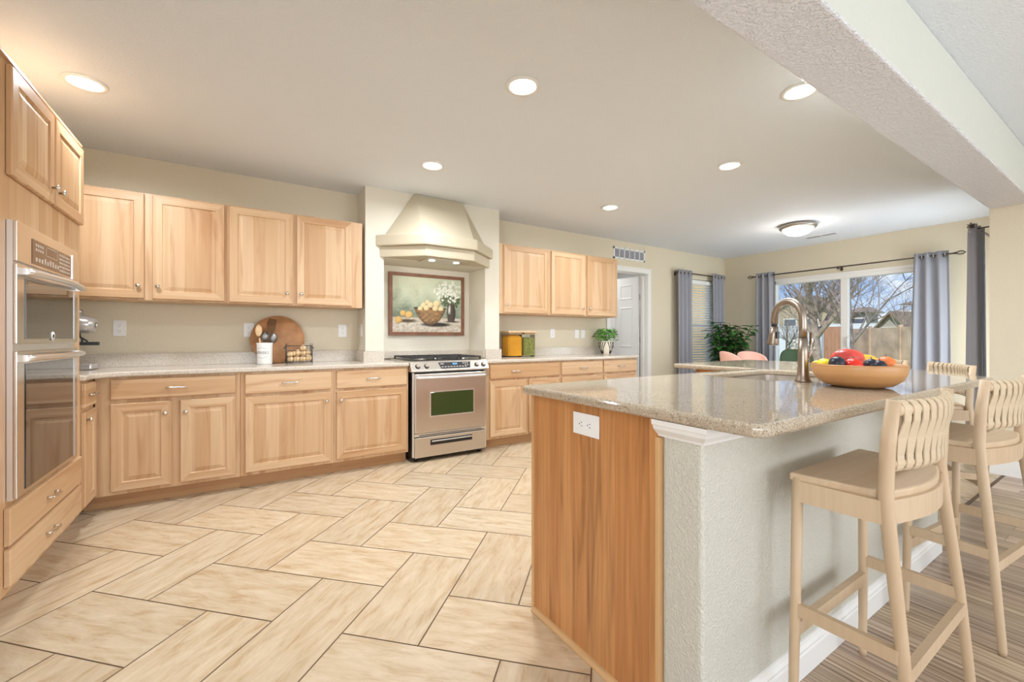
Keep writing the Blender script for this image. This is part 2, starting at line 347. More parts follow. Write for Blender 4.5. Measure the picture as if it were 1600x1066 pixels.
# ------------------------------------------------------------------ floor: herringbone tile kitchen, plank living side
def clip_poly(poly, a, b, c):      # keep a*x+b*y <= c
    out = []
    for i in range(len(poly)):
        p, q = poly[i], poly[(i+1)%len(poly)]
        dp, dq = a*p[0]+b*p[1]-c, a*q[0]+b*q[1]-c
        if dp <= 0: out.append(p)
        if (dp < 0 < dq) or (dq < 0 < dp):
            t = dp/(dp-dq); out.append((p[0]+(q[0]-p[0])*t, p[1]+(q[1]-p[1])*t))
    return out
def floor_mesh(name, polys, mat, z, thick, grout):
    """polys: list of (points, origin, dir, tone)"""
    vs = []; fs = []; uvs = []; tones = []
    for pts, o, d, tone in polys:
        n = len(vs); vs += [(x, y, z) for x, y in pts]; fs.append(list(range(n, n+len(pts))))
        uvs.append([((x-o[0])*d[0]+(y-o[1])*d[1]+o[2], -(x-o[0])*d[1]+(y-o[1])*d[0]+o[3]) for x, y in pts]); tones.append(tone)
    n = len(vs); x0,y0,x1,y1 = grout
    vs += [(x0,y0,z-.0015),(x1,y0,z-.0015),(x1,y1,z-.0015),(x0,y1,z-.0015),(x0,y0,z-thick),(x1,y0,z-thick),(x1,y1,z-thick),(x0,y1,z-thick)]
    nf = len(fs)
    fs += [[n,n+1,n+2,n+3],[n+7,n+6,n+5,n+4],[n,n+4,n+5,n+1],[n+1,n+5,n+6,n+2],[n+2,n+6,n+7,n+3],[n+3,n+7,n+4,n]]
    me = bpy.data.meshes.new(name); me.from_pydata(vs, [], fs)
    me.materials.append(mat); me.materials.append(M['grout'])
    me.uv_layers.new(name='tile'); me.color_attributes.new('tone', 'FLOAT_COLOR', 'CORNER'); uvl = me.uv_layers['tile']; ca = me.color_attributes['tone']
    for p in me.polygons:
        i = p.index
        for k, li in enumerate(p.loop_indices):
            if i < nf: uvl.data[li].uv = uvs[i][k]; ca.data[li].color = (*tones[i], 1)
            else: ca.data[li].color = (1,1,1,1)
        if i >= nf: p.material_index = 1
    o = bpy.data.objects.new(name, me); COL.objects.link(o); return o
def herringbone():
    m = .3145; u0, v0 = 1.457, 1.306; g = .0029; polys = []; c = math.cos(R(45))
    rx0, ry0, rx1, ry1 = XL, .785, XW, 7.0
    rnd = random.Random(3); seen = set()
    for a in range(-14, 22):
        for k in range(-26, 26):
            for kind in (0, 1):
                i0, j0 = (k-1, -1-k) if kind == 0 else (k, -k)
                i0 += 2*a; j0 += 2*a
                di, dj = (2, 1) if kind == 0 else (1, 2)
                U0, U1, V0, V1 = u0+i0*m+g, u0+(i0+di)*m-g, v0+j0*m+g, v0+(j0+dj)*m-g
                pts = [((u-v)*c, (u+v)*c) for u, v in ((U0,V0),(U1,V0),(U1,V1),(U0,V1))]
                for cl in ((-1,0,-rx0),(1,0,rx1),(0,-1,-ry0),(0,1,ry1)): 
                    pts = clip_poly(pts, *cl)
                    if len(pts) < 3: break
                if len(pts) < 3: continue
                d = (c, c) if kind == 0 else (-c, c)
                t = rnd.uniform(.9, 1.06); w = rnd.uniform(-.02, .02)
                polys.append((pts, (pts[0][0], pts[0][1], rnd.uniform(0, 50), rnd.uniform(0, 50)), d, (t+w, t, t-w)))
    return floor_mesh('floor', polys, M['tile'], 0, .1, (rx0, ry0, rx1, ry1))
struct(herringbone())
def planks():
    polys = []; rnd = random.Random(5); w = .118; x = -3.0
    while x < 5.34:
        y = -4.3 - rnd.uniform(0, 1.2)
        while y < .78:
            L_ = rnd.uniform(.9, 1.5); y1 = min(y+L_, .765); y0 = max(y, -4.3)
            if y1 > y0+.01:
                pts = [(x+.0008, y0+.001), (x+w-.0008, y0+.001), (x+w-.0008, y1-.001), (x+.0008, y1-.001)]
                t = rnd.uniform(.78, 1.15)
                polys.append((pts, (x, y0, rnd.uniform(0, 50), rnd.uniform(0, 50)), (0, 1), (t, t*rnd.uniform(.96,1.02), t*rnd.uniform(.93,1.02))))
            y += L_
        x += w
    return floor_mesh('floor', polys, M['plank'], 0, .1, (-3.0, -4.3, 5.34, .7655))
struct(planks())
struct(MB().box((1.2, .7655, -.05), (5.33, .785, .002)).build('trim_1', 'strip'))
struct(MB().box((XL, .7655, -.05), (1.2, .785, .001)).build('trim_2', 'strip'))

# ------------------------------------------------------------------ room shell
def wall_with_holes(name, axis, c0, c1, a0, a1, z0, z1, holes, mat):
    """axis 'x': wall runs along X at y c0..c1 ; holes (a,b,zlo,zhi)"""
    b = MB(); xs = sorted({a0, a1, *[h[0] for h in holes], *[h[1] for h in holes]}); 
    for i in range(len(xs)-1):
        lo, hi = xs[i], xs[i+1]; mid = (lo+hi)/2; segs = [(z0, z1)]
        for h in holes:
            if h[0] < mid < h[1]:
                ns = []
                for s0, s1 in segs:
                    if h[2] > s0: ns.append((s0, min(s1, h[2])))
                    if h[3] < s1: ns.append((max(s0, h[3]), s1))
                segs = ns
        for s0, s1 in segs:
            if axis == 'x': b.box((lo, c0, s0), (hi, c1, s1))
            else: b.box((c0, lo, s0), (c1, hi, s1))
    return struct(b.build(name, mat, fix=False))
# back wall (two runs either side of the range niche)
wall_with_holes('wall_back', 'x', YW, YW+.13, XL-.15, 1.10, 0, CEIL, [], 'wall')
wall_with_holes('wall_back', 'x', YW, YW+.13, 2.30, XW, 0, CEIL, [(4.47, 5.27, 0, 2.12), (6.12, 6.98, .55, 2.13)], 'wall')
# niche box around the range, protruding to Y 4.07
nb = MB()
nb.box((.98, 4.07, CT+.0005), (1.151, YW, CEIL)); nb.box((2.25, 4.07, CT+.0005), (2.43, YW, CEIL)); nb.box((1.151, 4.07, 1.90), (2.25, YW, CEIL))
nb.box((1.10, YW+.07, 0), (2.30, YW+.2, CEIL)); nb.box((1.10, YW, 0), (1.151, YW+.07, CEIL)); nb.box((2.25, YW, 0), (2.30, YW+.07, CEIL)); nb.box((1.151, YW, 1.90), (2.25, YW+.07, CEIL))
struct(nb.build('wall_range_niche', 'nook', fix=False))
wall_with_holes('wall_left', 'y', XL-.15, XL, 2.3, YW, 0, CEIL, [], 'wall')
wall_with_holes('wall_right', 'y', XW, XW+.15, .72, YW+.13, 0, CEIL, [(1.62, 3.58, 0.0, 2.06)], 'wall')
wall_with_holes('wall_side', 'x', .72, .855, 5.32, XW, 0, CEIL, [(5.85, 7.05, 0.0, 2.06)], 'wall')
wall_with_holes('wall_far', 'y', 5.32, 5.45, -4.45, .72, 0, CEIL, [], 'wall')
wall_with_holes('wall_living', 'x', -4.45, -4.3, -3.15, 5.45, 0, CEIL, [(-.5, 4.9, .4, 2.3)], 'wall')
wall_with_holes('wall_left_living', 'y', -3.15, -3.0, -4.45, 2.3, 0, CEIL, [(-2.9, -.3, .45, 2.3)], 'wall')
wall_with_holes('wall_return', 'x', 2.3, 2.45, -3.15, XL, 0, CEIL, [], 'wall')
wf = MB().box((-3.0, .785, -.1), (XL, 2.3, 0)).build('floor', 'tile'); struct(wf)
# pantry behind the open door
pn = MB(); pn.box((4.1, 6.3, 0), (6.0, 6.4, 2.5)); pn.box((4.0, YW+.13, 0), (4.1, 6.4, 2.5)); pn.box((5.9, YW+.13, 0), (6.0, 6.4, 2.5))
struct(pn.build('wall_pantry', 'wallwhite', fix=False))
struct(MB().box((4.0, YW+.13, 2.45), (6.0, 6.4, 2.55)).build('ceiling', 'wallwhite'))
# ceilings and dropped beam
struct(MB().box((-3.15, -4.45, CEIL), (XW+.15, YW+.2, CEIL+.12)).build('ceiling', 'ceil'))
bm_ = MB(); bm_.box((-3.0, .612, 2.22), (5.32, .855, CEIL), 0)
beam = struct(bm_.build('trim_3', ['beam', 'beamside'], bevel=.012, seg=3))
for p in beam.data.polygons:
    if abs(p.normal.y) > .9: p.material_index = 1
# baseboards
struct(MB().box((5.305, -4.3, 0), (5.32, .855, .13)).build('baseboard_right', 'trim', bevel=.004))
struct(MB().box((5.37, YW-.014, 0), (XW, YW, .12)).build('baseboard_back', 'trim', bevel=.004))
struct(MB().box((XW-.014, 3.62, 0), (XW, YW, .12)).build('baseboard_window', 'trim', bevel=.004))

# windows and doors ------------------------------------------------
def slider_window(name, x, y0, y1, z0, z1):
    b = MB(); f = .06
    b.box((x, y0, z0), (x+.11, y0+f, z1)); b.box((x, y1-f, z0), (x+.11, y1, z1)); b.box((x, y0, z1-f), (x+.11, y1, z1)); b.box((x, y0, z0), (x+.11, y1, z0+.05))
    m = (y0+y1)/2; b.box((x+.02, m-.045, z0), (x+.09, m+.045, z1))
    fr = struct(b.build(name, 'trim', bevel=.004))
    cs = MB(); g = .03
    cs.box((x-.012, y0-.0, z1-.005), (x, y1, z1+g)); 
    struct_part(MB().box((x+.05, y0+f, z0+.05), (x+.056, m-.045, z1-f)).build('window_pane', 'glass', fr))
    struct_part(MB().box((x+.05, m+.045, z0+.05), (x+.056, y1-f, z1-f)).build('window_pane', 'glass', fr))
    struct_part(cs.build('window_head_trim', 'trim', fr))
    struct_part(MB().box((x+.012, m-.058, .98), (x+.02, m-.035, 1.16)).box((x-.015, m-.052, 1.0), (x+.012, m-.041, 1.14)).build('door_handle', 'trim', fr, bevel=.003))
    return fr
def struct_part(o): return o
slider_window('window_1', XW+.0, 1.62, 3.58, .0, 2.06)
def small_window():
    b = MB(); x0,x1,z0,z1 = 6.12,6.98,.55,2.13; f = .05; y = YW+.02
    b.box((x0,y,z0),(x0+f,y+.09,z1)); b.box((x1-f,y,z0),(x1,y+.09,z1)); b.box((x0,y,z1-f),(x1,y+.09,z1)); b.box((x0,y,z0),(x1,y+.09,z0+f)); b.box((x0,y+.03,1.32),(x1,y+.08,1.36))
    fr = struct(b.build('window_2', 'trim', bevel=.003))
    MB().box((x0+f,y+.05,z0+f),(x1-f,y+.055,z1-f)).build('window_pane', 'glass', fr)
    MB().box((x0-.03, YW-.03, z0-.03), (x1+.03, YW+.03, z0)).build('window_sill', 'trim', fr, bevel=.004)
    t = thing('window_blind', 'white slatted blind lowered over the small window by the leafy plant', 'blind', (6.55, YW-.02, 2.08))
    hb = MB().box((6.14, YW-.05, 2.04), (6.96, YW-.005, 2.10)).build('head_rail', 'blind', t)
    s = MB(); z = .64
    while z < 2.03:
        s.obox((6.55, YW-.026, z), (.40,0,0), (0,.018,.0145), (0,-.0004,.0012)); z += .043
    s.build('slats', 'blind', t)
    c = MB()
    for x in (6.25, 6.55, 6.85): c.box((x-.0015, YW-.05, .6), (x+.0015, YW-.047, 2.05))
    c.build('ladder_cord', 'blind', t)
    MB().box((6.15, YW-.045, .585), (6.95, YW-.01, .61)).build('bottom_rail', 'blind', t)
small_window()
def side_door_window():
    b = MB(); x0,x1,z1 = 5.85,7.05,2.06; f = .06
    b.box((x0,.74,0),(x0+f,.84,z1)); b.box((x1-f,.74,0),(x1,.84,z1)); b.box((x0,.74,z1-f),(x1,.84,z1)); b.box((x0,.74,0),(x1,.84,.06))
    fr = struct(b.build('window_3', 'trim', bevel=.003))
    MB().box((x0+f,.785,.06),(x1-f,.79,z1-f)).build('window_pane', 'glass', fr)
side_door_window()
def living_windows():  # unseen windows, put in as openings for the added fill light
    b = MB(); y0 = -4.42
    for x in (-.5, 1.27, 3.05, 4.84): b.box((x, y0, .4), (x+.06, y0+.08, 2.3))
    b.box((-.5, y0, .4), (4.9, y0+.08, .46)); b.box((-.5, y0, 2.24), (4.9, y0+.08, 2.3))
    struct(b.build('window_4', 'trim'))
    b = MB(); x0 = -3.12
    for y in (-2.9, -1.6, -.36): b.box((x0, y, .45), (x0+.08, y+.06, 2.3))
    b.box((x0, -2.9, .45), (x0+.08, -.3, .51)); b.box((x0, -2.9, 2.24), (x0+.08, -.3, 2.3))
    struct(b.build('window_5', 'trim'))
living_windows()
def six_panel_door():
    w, h, t = .79, 2.09, .035
    # local: hinge at origin, door along +u ; built then rotated about hinge
    b = MB(); b.box((0,0,0),(w,t,h))
    for px0,px1 in ((.11,.36),(.44,.69)):
        for z0,z1 in ((.2,.86),(.98,1.62),(1.74,1.98)):
            for s, yy in ((-1, 0), (1, t)):
                q = lambda d, e: [(px0+d, yy+s*e, z0+d), (px1-d, yy+s*e, z0+d), (px1-d, yy+s*e, z1-d), (px0+d, yy+s*e, z1-d)]
                vs = q(0,.001)+q(.008,.006)+q(.02,.006)+q(.035,.001)
                fs = [(k*4+i, k*4+(i+1)%4, k*4+4+(i+1)%4, k*4+4+i) for k in range(3) for i in range(4)]
                b.add(vs, fs)
    o = struct(b.build('door_1', 'doorwhite'))
    o.location = (5.262, 4.535, .01); o.rotation_euler = (0, 0, R(93))
    k = MB(); k.lathe((.73, -.055, .95), [(.001,-.03),(.022,-.025),(.028,-.01),(.022,.008),(.01,.02),(.01,.05),(.025,.05),(.025,.055)], 16, axis='y')
    kn = k.build('door_handle', 'nickel'); kn.parent = o
    hg = MB()
    for z in (.22, 1.05, 1.72): hg.box((-.012, -.004, z), (.012, .004, z+.09)); hg.tube([(0,-.006,z),(0,-.006,z+.09)], .006, 8)
    hn = hg.build('hinge', 'nickel'); hn.parent = o
    return o
six_panel_door()
pl_ = bpy.data.lights.new('pantry_fill_light', 'AREA'); pl_.size = .3; pl_.energy = 12; plo = bpy.data.objects.new('pantry_fill_light', pl_); plo.location = (4.8, 5.4, 2.42); COL.objects.link(plo)  # unseen light, added because the pantry came out dark
# casing around the pantry doorway
c = MB(); y0, y1 = YW-.016, YW
c.box((4.40,y0,0),(4.47,y1,2.12)); c.box((5.27,y0,0),(5.345,y1,2.12)); c.box((4.40,y0,2.12),(5.345,y1,2.19)); c.box((4.39,y0-.006,2.175),(5.355,y1,2.195))
c.box((4.47,YW,0),(4.475,YW+.13,2.12)); c.box((5.265,YW,0),(5.27,YW+.13,2.12)); c.box((4.47,YW,2.115),(5.27,YW+.13,2.12)); c.box((5.245,YW+.05,0),(5.265,YW+.08,2.1))
struct(c.build('trim_4', 'trim', bevel=.003))

# ------------------------------------------------------------------ cabinetry
class F:
    """a vertical face: origin p, horizontal direction u (left to right as seen), outward normal n"""
    def __init__(s, p, u, n): s.p = Vector(p); s.u = Vector(u); s.n = Vector(n)
    def at(s, a, z, d=0): return s.p + s.u*a + s.n*d + Vector((0,0,z))
def panel_door(name, fr, a0, a1, z0, z1, parent, d0=.002, t=.019, raised=True, inset=.056):
    b = MB()
    def loop(i, d): return [fr.at(a0+i, z0+i, d0+d), fr.at(a1-i, z0+i, d0+d), fr.at(a1-i, z1-i, d0+d), fr.at(a0+i, z1-i, d0+d)]
    prof = [(0,0),(0,t-.005),(.004,t)]
    if raised: prof += [(inset, t),(inset+.005,t-.007),(inset+.012,t-.007),(inset+.036,t-.0005)]
    vs = []
    for i, d in prof: vs += loop(i, d)
    b.v = vs; n = len(prof)
    for k in range(n-1):
        for i in range(4):
            b.f.append([k*4+i, k*4+(i+1)%4, k*4+4+(i+1)%4, k*4+4+i]); b.sm.append(False)
            b.m.append(1 if (i in (0,2) and (k in (2,) and raised)) else (1 if not raised else 0))
    b.f.append([(n-1)*4+i for i in range(4)]); b.m.append(0 if raised else 1); b.sm.append(False)
    b.f.append([3,2,1,0]); b.m.append(0); b.sm.append(False)
    return b.build(name, ['wv','wh'], parent)
def knob(fr, a, z, parent, d0=.021):
    b = MB(); c = fr.at(a, z, d0); n = fr.n
    s = [(.006,0),(.006,.014),(.013,.016),(.0155,.022),(.012,.028),(.001,.031)]
    ax = 'x' if abs(n.x) > .5 else 'y'
    sg = (n.x if ax == 'x' else n.y)
    b.lathe(c, [(r, h*sg) for r, h in s], 14, axis=ax)
    return b.build('knob', 'chrome', parent)
def pull(fr, a, z, parent, d0=.021, w=.10):
    b = MB()
    b.tube([fr.at(a-w/2, z, d0), fr.at(a-w/2, z, d0+.02)], [.007,.005], 8); b.tube([fr.at(a+w/2, z, d0), fr.at(a+w/2, z, d0+.02)], [.007,.005], 8)
    pts = []; rr = []
    for k in range(13):
        s = k/12; pts.append(fr.at(a-w/2-.008+(w+.016)*s, z, d0+.021+.006*math.sin(math.pi*s))); rr.append(.0045+.003*abs(math.sin(2*math.pi*s)))
    b.tube(pts, rr, 8)
    return b.build('handle', 'chrome', parent)
def cabinet(name, label, fr, a0, a1, z0, z1, depth, doors, drawers, toe=False, group=None, cat='cabinet', kick_ext=(0,0)):
    base = fr.at((a0+a1)/2, 0 if toe else z0, -depth/2)
    t = thing(name, label, cat, base, group)
    def bx(b, A0, A1, Z0, Z1, D0, D1):
        p = fr.at(A0, Z0, D0); q = fr.at(A1, Z1, D1); b.box(p, q)
    b = MB(); bx(b, a0+.0005, a1-.0005, z0, z1, 0, -depth+.002)
    b.build('body', 'wv', t, bevel=.002)
    if toe:
        k = MB(); bx(k, a0+kick_ext[0], a1+kick_ext[1], 0.001, z0, -.075, -depth+.01); k.build('toe_kick', 'toe', t)
    for d in doors:
        o = panel_door('door', fr, d[0], d[1], d[2], d[3], t)
        if d[4] is not None: knob(fr, d[4], d[5], o)
    for d in drawers:
        o = panel_door('drawer', fr, d[0], d[1], d[2], d[3], t, raised=False)
        pull(fr, (d[0]+d[1])/2 if len(d) < 5 else d[4], (d[2]+d[3])/2, o)
    return t
BF = F((0,3.771,0),(1,0,0),(0,-1,0)); UF = F((0,4.07,0),(1,0,0),(0,-1,0)); OF = F((-.80,0,0),(0,1,0),(1,0,0))
UB, UT = 1.413, 2.198
cabinet('wall_cabinet', 'maple wall cabinet with two doors beside the tall oven cabinet', UF, -1.40, -.09, UB, UT, .318,
        [(-1.02,-.591,UB+.012,UT-.012,-.623,1.516),(-.545,-.105,UB+.012,UT-.012,-.513,1.516)], [], group=None)
cabinet('wall_cabinet', 'two-door maple wall cabinet above the crock and round board, ending at the hood wall', UF, -.09, .953, UB, UT, .318,
        [(-.075,.378,UB+.012,UT-.012,.333,1.513),(.407,.857,UB+.012,UT-.012,.44,1.512)], [])
cabinet('wall_cabinet', 'single-door maple wall cabinet right of the hood, above the two glass jars', UF, 2.432, 3.128, UB, UT, .318,
        [(2.485,3.104,UB+.012,UT-.012,2.515,1.51)], [])
cabinet('wall_cabinet', 'two-door maple wall cabinet nearest the pantry doorway, under the wall vent', UF, 3.128, 4.285, UB, UT, .318,
        [(3.153,3.686,UB+.012,UT-.012,3.645,1.509),(3.729,4.246,UB+.012,UT-.012,3.765,1.513)], [])
BB, BT = .10, .88
cabinet('base_cabinet', 'two-door maple base cabinet with one wide drawer in the corner by the ovens', BF, -.795, 0.0, BB, BT, .60,
        [(-.717,-.402,.126,.702,-.434,.621),(-.356,-.03,.126,.702,-.322,.62)], [(-.717,-.03,.73,.862)], True, kick_ext=(-.07,0))
cabinet('base_cabinet', 'maple base cabinet with drawer and single door under the fruit basket', BF, 0.0, .652, BB, BT, .60,
        [(.03,.632,.126,.692,.595,.622)], [(.03,.632,.717,.862)], True)
cabinet('base_cabinet', 'maple base cabinet with drawer and single door touching the left side of the range', BF, .652, 1.288, BB, BT, .60,
        [(.672,1.27,.126,.692,.708,.62)], [(.672,1.27,.717,.862)], True)
cabinet('base_cabinet', 'maple base cabinet with two doors and wide drawer just right of the range', BF, 2.10, 3.052, BB, BT, .60,
        [(2.134,2.582,.126,.692,2.54,.62),(2.615,3.037,.126,.692,2.65,.62)], [(2.134,3.037,.717,.862,2.446)], True)
cabinet('base_cabinet', 'maple base cabinet with drawer between the range-side unit and the end unit', BF, 3.052, 3.714, BB, BT, .60,
        [(3.068,3.702,.126,.692,3.65,.62)], [(3.068,3.702,.717,.862)], True)
cabinet('base_cabinet', 'maple base cabinet with narrow drawer at the pantry doorway end, under the striped pot', BF, 3.714, 4.31, BB, BT, .60,
        [(3.725,4.302,.126,.692,3.77,.62)], [(3.725,4.302,.717,.862)], True)
cabinet('base_cabinet', 'narrow maple base cabinet with drawer and slim door beside the wall ovens', OF, 3.487, 3.770, BB, BT, .60,
        [(3.51,3.745,.126,.692,3.53,.645)], [(3.51,3.745,.717,.862)], True)
# tall oven cabinet
tc_ = thing('oven_cabinet', 'tall maple cabinet housing the double wall oven, with two upper doors and two drawers', 'cabinet', (-1.1, 2.95, 0))
b = MB()
y0, y1, x0, x1 = 2.44, 3.485, -1.418, -.80
b.box((x0,y0,.10),(x1,y0+.11,2.262)); b.box((x0,y1-.165,.10),(x1,y1,2.262)); b.box((x0,y0+.11,.10),(x1,y1-.165,.473)); b.box((x0,y0+.11,1.618),(x1,y1-.165,2.262)); b.box((x0,y0+.11,.473),(x0+.03,y1-.165,1.618))
b.build('body', 'wv', tc_)
MB().box((x0,y0,.001),(x1-.075,y1,.10)).build('toe_kick', 'toe', tc_)
MB().box((x0,y0-.004,2.262),(x1+.012,y1+.004,2.275)).build('top_trim', 'wh', tc_)
d = panel_door('door', OF, 2.547, 3.012, 1.80, 2.245, tc_); knob(OF, 2.975, 1.876, d)
d = panel_door('door', OF, 3.03, 3.478, 1.80, 2.245, tc_); knob(OF, 3.07, 1.876, d)
d = panel_door('drawer', OF, 2.53, 3.44, .298, .448, tc_, raised=False); pull(OF, 2.962, .372, d)
d = panel_door('drawer', OF, 2.53, 3.44, .135, .284, tc_, raised=False); pull(OF, 2.95, .205, d)

# ------------------------------------------------------------------ countertops along the back wall
def slab(name, outline, holes, z0, z1, mat, parent=None, bevel=.012, seg=4):
    bm = bmesh.new()
    def ring(pts):
        vs = [bm.verts.new((x,y,z1)) for x,y in pts]
        return [bm.edges.new((vs[i], vs[(i+1)%len(vs)])) for i in range(len(vs))]
    ed = ring(outline)
    for h in holes: ed += ring(h)
    r = bmesh.ops.triangle_fill(bm, use_beauty=True, use_dissolve=True, edges=ed)
    faces = [g for g in r['geom'] if isinstance(g, bmesh.types.BMFace)]
    ex = bmesh.ops.extrude_face_region(bm, geom=faces)
    for v in [g for g in ex['geom'] if isinstance(g, bmesh.types.BMVert)]: v.co.z = z0
    bmesh.ops.recalc_face_normals(bm, faces=bm.faces)
    off = root_loc(parent) if parent else Vector((0,0,0))
    for v in bm.verts: v.co -= off
    me = bpy.data.meshes.new(name); bm.to_mesh(me); bm.free(); me.materials.append(M[mat])
    o = bpy.data.objects.new(name, me); COL.objects.link(o)
    if parent: o.parent = parent
    md = o.modifiers.new('bevel', 'BEVEL'); md.width = bevel; md.segments = seg; md.limit_method = 'ANGLE'; md.angle_limit = R(40)
    return o
def arc(cx, cy, r, a0, a1, n=8): return [(cx+r*math.cos(R(a0+(a1-a0)*i/n)), cy+r*math.sin(R(a0+(a1-a0)*i/n))) for i in range(n+1)]
ct = thing('countertop', 'speckled beige quartz countertop running from the wall ovens to the range', 'countertop', (0,4.1,.88))
corner = [(-.772,3.487)]+[(-.772,3.60)]+[(-.62+(-.152)*math.cos(R(a)),3.742-.142+.142*math.sin(R(a))) for a in (15,30,45,60,75,90)]
slab('worktop', [(-1.418,3.487)]+corner+[(1.289,3.742),(1.289,4.388),(-1.418,4.388)], [], .88, CT, 'quartz', ct, .01)
b = MB(); b.box((-1.40,4.37,CT),(.976,4.388,CT+.10)); b.box((-1.418,3.487,CT),(-1.40,4.388,CT+.10)); b.box((.96,4.05,CT),(.978,4.37,CT+.10)); b.box((.96,4.05,CT),(1.15,4.068,CT+.10)); b.build('backsplash', 'quartz', ct, bevel=.002)
ct2 = thing('countertop', 'pale quartz countertop between the range and the pantry doorway', 'countertop', (3.2,4.1,.88))
slab('worktop', [(2.097,3.742),(4.335,3.742),(4.335,4.388),(2.097,4.388)], [], .88, CT, 'quartz', ct2, .01)
b = MB(); b.box((2.45,4.37,CT),(4.335,4.388,CT+.10)); b.box((2.25,4.05,CT),(2.45,4.068,CT+.10)); b.box((2.432,4.068,CT),(2.45,4.388,CT+.10)); b.build('backsplash', 'quartz', ct2, bevel=.002)
# ------------------------------------------------------------------ range hood
hd = thing('range_hood', 'cream plaster range hood with sloping sides above the range', 'range hood', (1.71, 4.07, 1.9))
def hood_ring(w_back, w_front, yf, z): return [(1.71-w_back, 4.069, z), (1.71-w_front, yf, z), (1.71+w_front, yf, z), (1.71+w_back, 4.069, z)]
def loft(rings, name, mat, parent, bevel=.006):
    b = MB(); vs = [p for r in rings for p in r]; k = len(rings[0]); fs = [tuple(range(k))[::-1], tuple(range((len(rings)-1)*k, len(rings)*k))]
    for i in range(len(rings)-1): fs += [(i*k+j, i*k+(j+1)%k, (i+1)*k+(j+1)%k, (i+1)*k+j) for j in range(k)]
    b.add(vs, fs); return b.build(name, mat, parent, bevel=bevel, seg=3)
M['hood'] = plaster('hood_plaster', (.55,.48,.35), .12, 60)
loft([hood_ring(.56,.265,3.80,2.112), hood_ring(.265,.262,4.035,CEIL-.002)], 'canopy', 'hood', hd)
loft([hood_ring(.64,.272,3.735,2.005), hood_ring(.64,.272,3.735,2.112)], 'upper_band', 'hood', hd, .01)
loft([hood_ring(.60,.255,3.77,1.902), hood_ring(.60,.255,3.77,2.005)], 'lower_band', 'hood', hd, .008)

MB().box((1.50,3.84,1.896),(1.92,4.10,1.902)).build('filter_panel', 'steel', hd)
for hx in (1.58, 1.84):  # lamps added under the hood to brighten the dark niche
    MB().lathe((hx,3.93,1.896), [(.03,0),(.03,-.003),(.001,-.004)], 20).build('niche_fill_lamp', 'lens', hd)
    l = bpy.data.lights.new('lamp', 'AREA'); l.shape = 'DISK'; l.size = .06; l.energy = 1.1; l.color = (1,.95,.86)
    lo = bpy.data.objects.new('lamp', l); COL.objects.link(lo); lo.parent = hd; lo.location = (hx-1.71, 3.93-4.07, -.012); lo.rotation_euler = (R(20),0,0)
# ------------------------------------------------------------------ slide-in range
rg = thing('gas_range', 'stainless steel slide-in gas range under the hood', 'range', (1.69, 4.03, 0))
rx0, rx1, ry = 1.310, 2.072, 3.735
MB().box((rx0, ry+.01, .03), (rx1, 4.37, .90)).build('body', 'black', rg)
for x in (rx0+.05, rx1-.05):
    for y in (ry+.05, 4.3): MB().lathe((x,y,.001), [(.02,0),(.02,.03)], 12).build('foot', 'black', rg)
MB().box((rx0, ry-.012, .05),(rx0+.018, ry+.02, .82)).build('side_trim', 'steel2', rg, bevel=.003); MB().box((rx1-.018, ry-.012, .05),(rx1, ry+.02, .82)).build('side_trim', 'steel2', rg, bevel=.003)
# control panel: sloping front
cx0, cx1 = 1.292, 2.094
b = MB(); pr = [(ry+.055,.922),(ry+.012,.918),(ry-.035,.838),(ry-.03,.826),(ry+.055,.826)]
b.add([(cx0,y,z) for y,z in pr]+[(cx1,y,z) for y,z in pr], [tuple(range(5)), tuple(range(9,4,-1))]+[(i,(i+1)%5,(i+1)%5+5,i+5) for i in range(5)])
cp = b.build('control_panel', 'steel', rg, bevel=.004)
sv = Vector((0,-.047,-.08)).normalized(); nv = Vector((0,-.08,.047)).normalized()
def on_panel(x, s, d): return Vector((x, ry+.012, .918)) + sv*s + nv*d
b = MB(); q = [(1.565,.014),(1.90,.014),(1.885,.078),(1.585,.078)]
b.add([on_panel(x,s,.0005) for x,s in q]+[on_panel(x,s,.003) for x,s in q], [(0,1,2,3),(4,7,6,5)]+[(i,(i+1)%4,(i+1)%4+4,i+4) for i in range(4)]); b.build('touch_display', 'display', cp)
b = MB()
for i,(x,s,w) in enumerate([(1.60+.03*k, .062, .009) for k in range(9)]+[(1.82+.022*k,.028,.007) for k in range(3)]+[(1.84,.048,.006),(1.865,.048,.006)]+[(1.60,.03,.018)]):
    b.obox(on_panel(x,s,.0035), (w,0,0), sv*.0035, nv*.0006)
b.build('button_print', 'glyph', cp)
b = MB()
for k in range(3): b.obox(on_panel(1.715+.016*k,.032,.0035), (.005,0,0), sv*.009, nv*.0006)
b.build('clock_digits', 'blueled', cp)
for x in (1.36, 1.445, 1.965, 2.04):
    b = MB(); 
    def disc(b, r0, r1, h0, h1, mi=0):
        c0 = on_panel(x,.048,h0); c1 = on_panel(x,.048,h1); b.tube([c0,c1],[r0,r1],18,mi)
    disc(b,.024,.024,0,.005,0); disc(b,.019,.017,.005,.022,1); b.obox(on_panel(x,.048,.024), (.004,0,0), sv*.017, nv*.006, 1)
    b.build('knob', ['black','steel'], cp)
